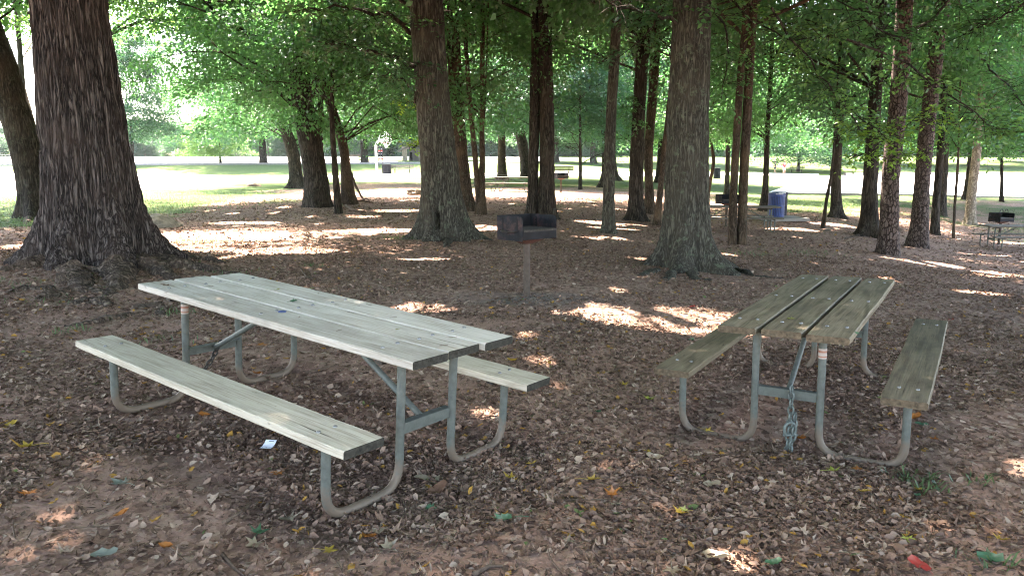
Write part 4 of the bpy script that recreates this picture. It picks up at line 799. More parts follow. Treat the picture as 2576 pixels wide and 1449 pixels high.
def picnic(name, loc, euler, label, topm, endm, sidem, ZT=.757, ZB=.45, w=.732, L=2.446, bo=.5265, bw=.232, group='picnic tables', low=False, seed=1, sink=.0, gap=.010, xin=.19, legt=.98):
    root = empty(name, loc, label, 'picnic table', group, euler)
    th = .04; pw = (w-2*gap)/3
    for k in range(3):
        x0 = -w/2+k*(pw+gap); sh = [0, .012, -.01][k] if not low else 0
        plank('tabletop_plank', x0, x0+pw, -L/2+sh, L/2+sh, ZT-th, ZT, [topm, endm], root, seed*10+k)
    for s in (-1, 1):
        a, b = sorted((s*bo, s*(bo+bw))); plank('seat', a, b, -L/2, L/2, ZB-th, ZB, [sidem, endm], root, seed*10+5+s)
    n = 12 if not low else 6; r = .0225
    for e in (-1, 1):
        y = e*legt
        MB().box((0, y-e*.03, ZT-th-.02), (w*.86, .05, .035)).build('top_bracket', M['dark_steel'], root)
        for s in (-1, 1):
            xi, xo = s*xin, s*(bo+bw*.52); p = ubend([(xi, y, ZT-th-.003), (xi, y, .02-sink), (xo, y, .02-sink), (xo, y, ZB-th-.003)], .14)
            MB().tube(p, r, n).build('leg', M['galv'], root, True)
            MB().box((s*(bo+bw/2), y-e*.035, ZB-th-.012), (bw*.8, .045, .02)).build('seat_bracket', M['dark_steel'], root)
        b = MB(); b.box((0, y, .325), (xin*2-.02, .008, .055)); b.box((0, y-e*.02, .35), (xin*2-.02, .04, .006)); b.build('crossbar', M['galv' if e*seed != -99 else 'dark_steel'], root)
        MB().tube(ubend([(0, y-e*.02, .33), (0, y-e*.07, .35), (0, e*.25, ZT-th-.01)], .03, 3), .017, n).build('brace', M['galv'], root, True)
    if not low:
        for y in (-legt+.02, 0, legt-.02):
            for k in range(3):
                for q in (.28, .74):
                    x = -w/2+k*(pw+gap)+pw*q
                    MB().lathe([(.0005, .0062), (.006, .0055), (.0105, .002), (.011, -.002)], 12, (x, y+.012*(q > .5), ZT+.003)).build('bolt', M['bolt'], root, True, auto=False)
        for y in (-legt, legt):
            for s in (-1, 1):
                for q in (.3, .7): MB().lathe([(.0005, .0062), (.006, .0055), (.0105, .002), (.011, -.002)], 12, (s*(bo+bw*q), y, ZB+.003)).build('bolt', M['bolt'], root, True, auto=False)
    return root
def chain(name, label, pts, r=.016, wire=.0048, mat='chain', extra=None):
    root = empty(name, pts[0], label, 'chain'); P = [Vector(p) for p in pts]; s = [0]
    for a, b in zip(P, P[1:]): s.append(s[-1]+(b-a).length)
    n = int(s[-1]/(r*2.1)); b = MB()
    for i in range(n):
        d = (i+.5)/n*s[-1]; k = max(j for j in range(len(s)-1) if s[j] <= d); f = (d-s[k])/(s[k+1]-s[k]); c = P[k].lerp(P[k+1], f); t = (P[k+1]-P[k]).normalized()
        u = t.orthogonal().normalized(); 
        if i % 2: u = t.cross(u)
        ring = [c-P[0]+t*(math.cos(q)*r*1.45)+u*(math.sin(q)*r*.85) for q in np.linspace(0, 2*math.pi, 13)]; b.tube(ring, wire, 6, False)
    b.build('links', M[mat], root, True, auto=False)
    if extra:
        c = Vector(extra)-P[0]; m = MB(); m.tube([c+Vector((math.cos(q)*.034, 0, math.sin(q)*.045)) for q in np.linspace(-1.1, 4.25, 18)], .010, 8); m.tube([c+Vector((-.04, 0, -.035)), c+Vector((.045, 0, -.035))], .009, 8); m.build('shackle', M['chain'], root, True, auto=False)
    return root
T1 = picnic('picnic_table', (-1.2328, 4.255, 0.0), rot_t(.9233, -.0157, .0507), 'whitish weathered picnic table with galvanised pipe legs in the left foreground', M['white_wood'], M['end_wood'], M['side_wood'], seed=1)
T2 = picnic('picnic_table', (2.1851, 5.162, -.114), rot_t(-.5594, .0145, .0056), 'green brown wooden picnic table with chained pipe frame in the right foreground', M['brown_wood'], M['brown_end'], M['brown_wood'], seed=2, sink=.035, gap=.024)
for o in (T1, T2): bpy.context.view_layer.update()
# stickers on the pipe legs
for T, x, y, z, m2 in ((T1, .19, -.98, .67, 'sticker'), (T1, -.19, .98, .61, 'sticker'), (T2, .19, -.98, .60, 'orange')):
    MB().lathe([(.0236, -.03), (.0236, .03)], 20, (x, y, z)).build('sticker', M['sticker'], T, True)
    MB().lathe([(.0240, -.006), (.0240, .006)], 20, (x, y, z+.012)).build('sticker_band', M['orange'], T, True)
    MB().lathe([(.0240, -.004), (.0240, .004)], 20, (x, y, z-.018)).build('sticker_band', M['orange'], T, True)
w1 = lambda T, p: T.matrix_world @ Vector(p)
c0 = w1(T2, (.02, -1.0, .36)); chain('chain', 'galvanised chain with shackle hanging from the brown table crossbar', [c0+Vector((0, -.02, .03)), c0+Vector((.0, -.035, -.1)), c0+Vector((-.005, -.03, -.39))], .019, .0065, extra=c0+Vector((0, -.04, -.235)))
chain('chain', 'second short strand of chain beside the shackle of the brown table', [c0+Vector((.03, -.03, -.14)), c0+Vector((.02, -.04, -.28)), c0+Vector((.0, -.04, -.38))], .019, .0065)
c1 = w1(T1, (.05, .96, .36)); chain('chain', 'dark chain wrapped on far crossbar of the white table', [c1, c1+Vector((-.06, -.03, -.12)), c1+Vector((-.16, -.08, -.26)), c1+Vector((-.22, -.1, -.36))], .016, .0065, 'dark_steel')
# the distant tables
def far_table(pxL, pxR, label, seed, woodk='bench', L=2.44):
    a, b = G(*pxL), G(*pxR); c = (a+b)/2; d = b-a; yaw = math.atan2(d[1], d[0])-math.pi/2
    o = picnic('picnic_table', (c[0], c[1], tz(c[0], c[1])), rot_t(yaw, 0, (b[2]-a[2])/max(1, np.hypot(d[0], d[1]))), label, M[woodk], M[woodk], M[woodk], low=True, seed=seed, L=L); return o
def table_at(px, py, yaw_deg, label, seed, L=2.44, slope=0, wood='bench'):
    g = G(px, py); return picnic('picnic_table', g, rot_t(R_(yaw_deg), 0, slope), label, M[wood], M[wood], M[wood], low=True, seed=seed, L=L)
table_at(1292, 482, 62, 'distant grey picnic table nearer to the twin trunk', 11, 3.2)
table_at(1236, 470, 80, 'farther grey picnic table beside the slim multi stem tree', 12, 2.6)
table_at(1850, 582, 84, 'grey picnic table behind the forked pair of slim trunks', 13, 2.44)
table_at(2574, 628, 84, 'pale picnic table cut by the right edge of the photo', 14, 2.44)

# ------------------------------------------------------------------ grills
def grill(loc, yaw, label, near=True, z0=.74, raised=False):
    root = empty('park_grill', loc, label, 'grill', 'charcoal grills', (0, 0, yaw))
    W, D, H, t = .56, .46, .275, .006     # x between side panels, y depth (front = -y)
    g = M['grill']
    MB().tube([(0, 0, -.1), (0, 0, z0-.06)], .042, 20).build('post', M['post'], root, True)
    b = MB(); b.box((0, 0, z0), (W, D, t)); b.box((0, D/2, z0+H/2), (W, t, H)); b.box((0, -D/2, z0+.055), (W, t, .11)); b.build('firebox', M['black'], root)
    b = MB(); b.add([(-.2, -.16, z0-.004), (.2, -.16, z0-.004), (.2, .16, z0-.004), (-.2, .16, z0-.004), (-.05, -.05, z0-.075), (.05, -.05, z0-.075), (.05, .05, z0-.075), (-.05, .05, z0-.075)], [(0, 1, 2, 3), (4, 7, 6, 5), (0, 4, 5, 1), (1, 5, 6, 2), (2, 6, 7, 3), (3, 7, 4, 0)]); b.build('base_bracket', M['rust'], root)
    for s in (-1, 1):
        x = s*(W/2+.004)
        # side panel with rounded front top corner and two toothed slots, their dark openings painted as black strips
        def outline():
            p = [(D/2, z0-.02), (D/2, z0+H), (-D/2+.05, z0+H)]
            for q in np.linspace(90, 180, 6)[1:]: p.append((-D/2+.05+.05*math.cos(R_(q)), z0+H-.05+.05*math.sin(R_(q))))
            p.append((-D/2, z0-.02)); return p
        pts = outline(); pn = MB(); pn.prism(pts, (x-.003, 0, 0), (0, 1, 0), (0, 0, 1), (1, 0, 0), .006); pn.build('side_panel', g, root)
        for yy in (-.13, .13):
            saw = [(yy-.018, z0+.09), (yy-.018, z0+.235), (yy, z0+.25), (yy+.016, z0+.235)]
            for k in range(4): zz = z0+.225-k*.034; saw += [(yy+.002, zz-.006), (yy+.02, zz-.026)]
            saw += [(yy+.004, z0+.09)]
            for sd in (-1, 1): MB().prism(saw, (x+sd*.0045-.0008, 0, 0), (0, 1, 0), (0, 0, 1), (1, 0, 0), .0016).build('dark_slot_strip', M['black'], root)
        hz = z0+.10; hx = x+s*.055
        hp = ubend([(x+s*.004, .14, hz), (hx, .11, hz-.01), (hx, -.11, hz-.01), (x+s*.004, -.14, hz)], .02, 3); hd = MB().tube(hp, .006, 8).build('handle', M['dark_steel'], root, True)
        co = [(hx+math.cos(q)*.013, .075-.09*q/44, hz-.01+math.sin(q)*.013) for q in np.linspace(0, 44, 90)]
        if near: MB().tube(co, .0038, 5).build('coil_grip', M['dark_steel'], hd, True)
    b = MB(); gz = z0+.115
    for y in np.linspace(-D/2+.03, D/2-.02, 16): b.tube([(-W/2, y, gz), (W/2, y, gz)], .005, 5)
    b.box((0, -D/2-.012, gz-.012), (W*.98, .006, .022)); b.box((0, D/2-.02, gz), (W*.98, .01, .012)); b.build('grate', M['dark_steel'], root)
    rr = np.random.default_rng(3); b = MB(); n = 18; vs = []; 
    for i in range(n):
        for j in range(n): vs.append((-W/2+.01+(W-.02)*i/(n-1), -D/2+.01+(D-.02)*j/(n-1), z0+.02+rr.random()*.035))
    b.add(vs, [(i*n+j, (i+1)*n+j, (i+1)*n+j+1, i*n+j+1) for i in range(n-1) for j in range(n-1)]); b.build('ashes', M['ash'], root)
    if raised:
        for xx in (-.12, .08):
            MB().tube([(xx+.07*math.cos(q), -.1, z0+H+.0+.13*math.sin(q)) for q in np.linspace(0, math.pi, 10)], .010, 6).build('handle', M['dark_steel'], root, True)
    return root
grill(G(1325, 744), R_(42), 'black box grill on a rusty post in the middle of the clearing', True, .73)
grill(G(1411, 485), R_(20), 'distant grill with raised handles right of the twin trunk', False, .74, True)
grill(G(1826, 570), R_(10), 'black grill behind the table at the forked slim trunks', False, .74, True)
grill(G(2512, 615), R_(14), 'black grill above the pale table at the right edge', False, .78, True)

# ------------------------------------------------------------------ litter bins
def bin_(loc, r, h, mat, label, slats=32, lid=True, cap='black', name='litter_bin', mark=False):
    root = empty(name, loc, label, 'litter bin', None)
    MB().lathe([(.01, .03), (r*.9, .03), (r*.9, h*.93), (r*.86, h*.93)], 32).build('liner', M[cap], root, True)
    b = MB()
    for k in range(slats):
        a = 2*math.pi*k/slats; m = Matrix.Rotation(a, 3, 'Z'); c = m @ Vector((r, 0, h*.47)); b.box(c, (.012, 2*math.pi*r/slats*.74, h*.88), m)
    b.build('slatted_body', M[mat], root)
    b = MB()
    for z in (.06, h*.5, h*.9): b.lathe([(r+.009, z-.02), (r+.013, z-.02), (r+.013, z+.02), (r+.009, z+.02)], 32)
    b.build('hoops', M[mat], root, True)
    if lid: MB().lathe([(r*1.03, h*.93), (r*1.05, h*.95), (r*1.05, h*.985), (r*.9, h*1.0), (r*.45, h*1.0), (r*.42, h*.97)], 32).build('lid', M[mat], root, True)
    if mark:
        b = MB()
        for k, wd in enumerate([.05, .03, .04, .05, .03, .04]):
            a = R_(-112+k*9); m = Matrix.Rotation(a, 3, 'Z'); b.box(m @ Vector((r*1.052, 0, h*.966)), (.003, wd, .022), m)
        b.build('white_lettering', M['white'], root)
    return root
gb = G(1951, 553)
bpad = MB(); bpad.box((.22, .2, .03), (1.5, 1.5, .10)); pd = bpad.build('concrete_pad', M['concrete'], None, bevel=.01); pd.location = gb; tag(pd, 'concrete slab under the blue bin and its dark neighbour', 'slab')
bin_(gb+np.array([0, 0, .08]), .27, .84, 'blue', 'bright blue slatted bin standing on the slab', 30, True, 'navy', mark=True)
bin_(gb+np.array([.36, .75, .08]), .27, .86, 'navy', 'dark navy bin partly hidden behind the blue one', 30, True, 'black', mark=True)
gb2 = G(973, 437.5); bin_(gb2, .46, .95, 'black', 'black bin on the grass right of the hoop pole', 30)
gb3 = G(1803, 450); bin_(gb3, .33, 1.05, 'black', 'black bin beside the crooked sapling', 26)

# ------------------------------------------------------------------ benches
def bench(loc, yaw, label, W=1.8, s=1.0):
    root = empty('park_bench', loc, label, 'bench', 'park benches', (0, 0, yaw)); root.scale = (s, s, s)
    for k in range(3): MB().box((0, -.2+k*.14, .45), (W, .12, .04)).build('seat_plank', M['bench'], root, bevel=.005)
    for k in range(2): MB().box((0, .26+.03*k, .62+.17*k), (W, .035, .13), Matrix.Rotation(R_(-12), 3, 'X')).build('back_plank', M['bench'], root, bevel=.005)
    for sx in (-W*.32, W*.32):
        b = MB(); b.box((sx, 0, .2), (.09, .09, .46)); b.box((sx, -.02, .41), (.06, .46, .05)); b.box((sx, .25, .6), (.05, .04, .5), Matrix.Rotation(R_(-12), 3, 'X')); b.build('leg', M['dark_steel'], root)
    return root
bench(G(1012, 437), R_(2), 'grey plank bench right of the black bin by the hoop', 2.3)
bench(G(893, 404), R_(5), 'tiny bench on the bright lot left of the oak', 2.2)
bench(G(1409, 447), R_(-15), 'bench behind the raised handle grill by the twin trunk', 2.0, 1.15)
bench(G(2004, 434.5), R_(-30), 'bench under the small tree next to the person in red', 1.9)

# ------------------------------------------------------------------ basketball hoop, fitness sign, shed, backstop, cars
g = G(949, 446); s = PXM(g[1]); root = empty('basketball_hoop', g, 'white gooseneck basketball hoop with fan backboard by the court', 'basketball hoop')
hp = 88*s
MB().tube(ubend([(0, 0, -.2), (-.06, 0, hp-18*s), (.0, 0, hp), (22*s, -.2, hp)], 12*s, 8), .10, 12).build('pole', M['white'], root, True)
fan = [(-13, 4), (-15, 12), (-12, 20), (-5, 27), (5, 29), (14, 25), (19, 17), (20, 8), (16, 0), (4, -4), (-6, -2)]
bb = MB(); bb.prism([(22*s+x*s*.95, (y-6)*s+hp) for x, y in fan], (0, -.5, 0), (1, 0, 0), (0, 0, 1), (0, 1, 0), .06); bb.build('backboard', M['white'], root)
b = MB()
for (x, y, w, h) in [(-9, 3, 6, 1.6), (-1, 1, 5, 1.5), (-6, 8, 3, 1.2), (8, 2, 4, 1.4), (13, 6, 3, 1.4), (2, 5, 5, 1.3), (4, 17, 9, 1.2), (4, 10, 8, 1.3)]: b.box((22*s+x*s, -.53, (y-6)*s+hp), (w*s, .02, h*s))
b.build('red_markings', M['redp'], root)
b = MB(); b.tube([(30*s+7*s*math.cos(q), -.53-.35+.35*math.sin(q), hp-7*s) for q in np.linspace(0, 2*math.pi, 20)], .03, 6, False); b.build('rim', M['redp'], root, True)
b = MB()
for k in range(12):
    a0, a1 = 2*math.pi*k/12, 2*math.pi*(k+1)/12
    for (u, v) in ((a0, a1), (a1, a0)): b.tube([(30*s+6.6*s*math.cos(u), -.88+.33*math.sin(u), hp-7*s), (30*s+4.4*s*math.cos((u+v)/2), -.88+.2*math.sin((u+v)/2), hp-12*s), (30*s+3.6*s*math.cos(v), -.88+.16*math.sin(v), hp-17*s)], .035, 4, False)
b.build('net', M['net'], root)

g = G(958, 418); s = PXM(g[1]); root = empty('fitness_sign', g, 'tall two post sign rack of dark and red panels behind the hoop pole', 'sign')
for x in (-5.2, 5.2): MB().box((x*s, 0, 22*s), (1.3*s, .12, 50*s)).build('post', M['bench'], root)
for k in range(5):
    for x in (-3, 3): MB().box((x*s, -.1, (18+k*6.2)*s), (4.6*s, .05, 4.6*s)).build('panel', M['redp' if (k+x) % 3 == 0 else 'black'], root)
for x in (-3, 3):
    for k in range(5): MB().box((x*s, -.13, (16.6+k*6.2)*s), (3.6*s, .02, .6*s)).build('pale_line', M['white'], root)

g = G(1040, 405); s = PXM(g[1]); root = empty('park_shed', g, 'grey vertical board shed with gable roof behind the big grey trunk', 'building')
W_, D_, H_ = 52*s, 5.0, 25*s
b = MB(); x0, x1 = -11*s, -11*s+W_; zr = 48*s; zh = 34*s; xr = (x0+6*s+x1-20*s)/2
b.prism([(x0, -.3), (x1, -.3), (x1, zh), (x0+14*s, zr), (x0, zh+4*s)], (0, 0, 0), (1, 0, 0), (0, 0, 1), (0, 1, 0), D_); b.build('wall', M['shed'], root)
b = MB()
for k in range(34): b.box((x0+.1+k*(W_-.2)/33, -.02, 16*s), (.05, .04, 34*s))
b.build('battens', M['shed'], root)
b = MB()
for (xa, za, xb, zb) in ((x0-3*s, zh+1.5*s, x0+14*s, zr+1.5*s), (x0+14*s, zr+1.5*s, x1+3*s, zh-2*s)):
    dx, dz = xb-xa, zb-za; L_ = math.hypot(dx, dz); b.box(((xa+xb)/2, D_/2-.3, (za+zb)/2), (L_+.1, D_+1.4, .22), Matrix.Rotation(-math.atan2(dz, dx), 3, 'Y'))
b.build('roof', M['roof'], root)
b = MB(); b.box((-22*s, -.6, 28*s), (26*s, 2.5, .18), Matrix.Rotation(-R_(24), 3, 'Y')); b.build('porch_roof', M['roof'], root)
b = MB()
for x in (-22, -18, -14): b.box((x*s, -1.4, 15*s), (.22, .22, 30*s))
b.box((-16*s, -1.4, 31*s), (18*s, .22, .35)); b.build('porch_posts', M['concrete'], root)
MB().box((-5*s, -.04, 10*s), (6*s, .08, 22*s)).build('door', M['black'], root)
b = MB()
for x in (16, 19): b.box((x*s, -.9, 14*s), (.2, .2, 30*s))
b.build('pergola_posts', M['concrete'], root)

# chain link backstop and fence
def mesh_fence(p0, p1, h, n, label, name='chain_link_fence'):
    a, c = G(*p0), G(*p1); root = empty(name, a, label, 'fence'); v = c-a
    for k in range(n+1): q = v*k/n; MB().tube([(q[0], q[1], q[2]-.1), (q[0], q[1], q[2]+h)], .06, 6).build('post', M['galv'], root)
    b = MB()
    for z in (.05, h*.5, h): b.tube([(0, 0, z), (v[0], v[1], v[2]+z)], .04, 5)
    b.build('rail', M['galv'], root); b = MB(); m = int(np.linalg.norm(v)/.5)
    for k in range(m): q = v*k/m; q2 = v*min(1, (k+h/.5)/m); b.tube([(q[0], q[1], q[2]), (q2[0], q2[1], q2[2]+h)], .008, 3, False); b.tube([(q2[0], q2[1], q2[2]), (q[0], q[1], q[2]+h)], .008, 3, False)
    b.build('wire_mesh', M['galv'], root)
mesh_fence((-120, 413), (60, 412), 1.1, 8, 'low chain link fence beyond the court at the left edge')
mesh_fence((866, 394), (938, 394), 4.6, 4, 'tall ball field backstop fence left of the oak on the bank', 'backstop_fence')
MB_ = None
def car(px, py, label, wpx=17):
    g = G(px, py); s = 4.4/4.4; root = empty('parked_car', g, label, 'car', 'white cars parked beyond the lot')
    prof = [(-2.2, .35), (2.2, .35), (2.25, .75), (1.9, .92), (1.0, 1.0), (.45, 1.42), (-.9, 1.45), (-1.6, 1.02), (-2.2, .95)]
    MB().prism(prof, (0, -.85, 0), (1, 0, 0), (0, 0, 1), (0, 1, 0), 1.7).build('body', M['carw'], root, bevel=.08)
    for (a, b2) in (((-.85, 1.05), (.05, 1.05)), ((.1, 1.05), (.8, 1.05))):
        MB().prism([a, b2, (b2[0]-.25 if b2[0] > .5 else b2[0], 1.36), (a[0]+.12 if a[0] < 0 else a[0], 1.36)], (0, -.868, 0), (1, 0, 0), (0, 0, 1), (0, 1, 0), .012).build('window', M['glass'], root)
    for x in (-1.4, 1.4):
        for y in (-.8, .8):
            MB().tube([(x, y-.1, .33), (x, y+.1, .33)], .33, 16).build('wheel', M['tyre'], root, True)
car(982, 393.5, 'white car parked left of the other two behind the lot'); car(998, 393.5, 'middle white car of three beyond the lot'); car(1014, 393.5, 'white car parked closest to the grey shed')

# ------------------------------------------------------------------ people on the path
def person(loc, yaw, label, top, bottom, skin_pose, h=1.7):
    root = empty('person', loc, label, 'person', None, (0, 0, yaw)); sc = h/1.7; root.scale = (sc,)*3
    def skinned(name, verts, edges, radii, mat, rootv=0, par=root):
        me = bpy.data.meshes.new(name); me.from_pydata(verts, edges, []); me.materials.append(mat); o = bpy.data.objects.new(name, me); COL.objects.link(o); o.parent = par
        md = o.modifiers.new('s', 'SKIN'); md.use_smooth_shade = True; sv = me.skin_vertices
        if not sv: me.skin_vertices.new() if hasattr(me.skin_vertices, 'new') else None
        o.modifiers.new('u', 'SUBSURF').levels = 1; o.modifiers['u'].render_levels = 2
        lay = me.skin_vertices[0].data
        for i, r in enumerate(radii): lay[i].radius = r if hasattr(r, '__len__') else (r, r)
        lay[rootv].use_root = True; return o
    st = skin_pose
    V = [(0, 0, .92), (0, 0, 1.1), (0, 0, 1.32), (0, 0, 1.46), (0, -.01, 1.55), (0, -.01, 1.66),
         (-.10, 0, .88), (-.12, -.04*st, .5), (-.13, .1*st, .09), (-.13, -.08+.1*st, .03),
         (.10, 0, .88), (.12, .05*st, .5), (.13, -.12*st, .09), (.13, -.2*st-.08, .03)]
    r = [(.14, .10), (.13, .09), (.16, .10), .055, (.08, .095), (.07, .085), .085, .055, .038, .035, .085, .055, .038, .035]
    Ed = [(0, 1), (1, 2), (2, 3), (3, 4), (4, 5), (0, 6), (6, 7), (7, 8), (8, 9), (0, 10), (10, 11), (11, 12), (12, 13)]
    b = len(V); arms = [(-.2, 0, 1.38), (-.27, .02, 1.12), (-.22, -.16, .98), (-.2, -.22, .96), (.2, 0, 1.38), (.27, .02, 1.12), (.22, -.16, .98), (.2, -.22, .96)]
    V += arms; r += [.055, .042, .03, .035]*2; Ed += [(2, b), (b, b+1), (b+1, b+2), (b+2, b+3), (2, b+4), (b+4, b+5), (b+5, b+6), (b+6, b+7)]
    skinned('body', V, Ed, r, M['skin'])
    skinned('shirt', [(0, 0, .9), (0, 0, 1.12), (0, 0, 1.34), (0, 0, 1.44), (-.2, 0, 1.39), (-.26, .01, 1.2), (.2, 0, 1.39), (.26, .01, 1.2)], [(0, 1), (1, 2), (2, 3), (2, 4), (4, 5), (2, 6), (6, 7)], [(.165, .12), (.155, .115), (.18, .125), .07, .075, .06, .075, .06], M[top], 1)
    skinned('shorts', [(0, 0, .93), (-.1, 0, .84), (-.125, -.02*st, .56), (.1, 0, .84), (.125, .03*st, .56)], [(0, 1), (1, 2), (0, 3), (3, 4)], [(.16, .12), .11, .09, .11, .09], M[bottom], 0)
    MB().lathe([(.001, .12), (.05, .11), (.085, .06), (.095, 0), (.08, -.06)], 14, (0, .012, 1.64)).build('hair', M['hair'], root, True)
g = G(1972, 439.5); person(g, R_(10), 'person in red shirt and pale shorts standing on the path', 'red', 'greycloth', .3, 33*PXM(g[1])*.97)
g = G(1949, 437); person(g, R_(60), 'person in dark shirt and skirt walking left of the person in red', 'darkcloth', 'darkcloth', 1.4, 29*PXM(g[1]))

# posts, stumps, rocks, branches
def lump(name, label, cat, g, size, mat, seed, yaw=0, sub=4, rough=.35):
    import bmesh
    bm = bmesh.new(); bmesh.ops.create_icosphere(bm, subdivisions=sub, radius=1)
    V = np.array([v.co[:] for v in bm.verts]); n = fbm(V*1.3+seed, 4)-.5; n2 = fbm(V*5+seed, 3)-.5
    for v, a, c in zip(bm.verts, n, n2):
        k = 1+a*rough*2+c*rough*.5; v.co = Vector((v.co.x*size[0]*k, v.co.y*size[1]*k, max(v.co.z, -.3)*size[2]*k))
    me = bpy.data.meshes.new(name); bm.to_mesh(me); bm.free(); me.materials.append(M[mat]); me.polygons.foreach_set('use_smooth', [True]*len(me.polygons))
    o = bpy.data.objects.new(name, me); COL.objects.link(o); o.location = [float(q) for q in g]; o.rotation_euler = (0, 0, yaw); return tag(o, label, cat)
lump('rock', 'flat lichen covered rock to the right of the huge trunk', 'rock', G(398, 572), (.62, .5, .32), 'rock', 3, .2)
lump('root_stump', 'low gnarled stump left of the grey hollow trunk', 'stump', G(1053, 490), (.5, .35, .28), 'stump', 8, .4, rough=.7)
o = lump('cut_stump', 'low cut stump at the turf edge left of the bent tree', 'stump', G(640, 470), (.5, .3, .22), 'stump', 12, 0)
lump('wood_block', 'small brown wooden block on the leaves left of the grey rooted trunk', 'wood block', G(2079, 584), (.22, .12, .09), 'stump', 14, .3, rough=.2)
def branch(label, pts, r, name='fallen_branch', mat='twig', sub=True, seed=0):
    rng = np.random.default_rng(seed); g = G(pts[0][0], pts[0][1]); P = []
    for p in pts: q = G(p[0], p[1]) if len(p) < 3 else Wp(p[0], p[1], p[2]); P.append(np.array(q)-g+np.array([0, 0, r*.9]) + rng.normal(0, r*.4, 3))
    b = MB(); b.tube(P, list(np.linspace(r, r*.35, len(P))), 7)
    if sub:
        m = P[len(P)//2]; d = P[-1]-P[0]; e = m+np.array([-d[1], d[0], 0])*.25+d*.2; b.tube([m, (m+e)/2+np.array([0, 0, r]), e], [r*.5, r*.35, r*.15], 5)
    o = b.build(name, M[mat], None, True, auto=False); o.location = [float(q) for q in g]; return tag(o, label, 'branch')
gd = G(880, 514)[1]
branch('long broken limb leaning from the reddish trunk down to the ground', [(882, 440, gd+.2), (895, 470, gd-.3), (910, 500, gd-.8), (920, 513, gd-1.2)], .07, sub=False, seed=1)
branch('fallen limb lying across the foot of the reddish trunk', [(862, 515), (890, 514), (912, 510), (940, 514)], .08, seed=2)
branch('curved stick on the ground left of the thin upright trunk foot', [(868, 522), (885, 530), (915, 535)], .06, sub=False, seed=3)
branch('forked pale stick behind the far corner of the white table', [(758, 680), (770, 698), (786, 722)], .014, seed=4)
branch('long thin stick under the near seat of the white table', [(565, 1318), (610, 1290), (685, 1245)], .010, sub=False, seed=5)
branch('dark straight stick in the bare soil at the lower left', [(225, 1292), (270, 1280), (320, 1262)], .009, sub=False, seed=6)
branch('pale stick lying at the bottom edge left of the cream leaf cluster', [(560, 1400), (590, 1428), (612, 1452)], .010, sub=False, seed=7)
branch('twig with side shoot on the leaves below the brown table chain', [(1915, 1290), (1975, 1318), (2065, 1362)], .006, seed=8)
branch('broken stick on the leaves below the right leg of the brown table', [(2035, 1290), (2060, 1310), (2100, 1325)], .010, seed=9)
branch('bent twig near the bottom centre beside cream bark chips', [(1195, 1448), (1230, 1430), (1262, 1432)], .013, seed=10)
branch('dark stick behind the middle of the white table', [(770, 945), (800, 935), (852, 922)], .014, sub=False, seed=11)
branch('short thick twig standing curved beside the near seat leg', [(668, 1290), (672, 1272), (690, 1262)], .014, sub=False, seed=12)
branch('thin twig at the lower right below the red orange leaf', [(1990, 1440), (2050, 1425), (2110, 1432)], .006, sub=False, seed=13)

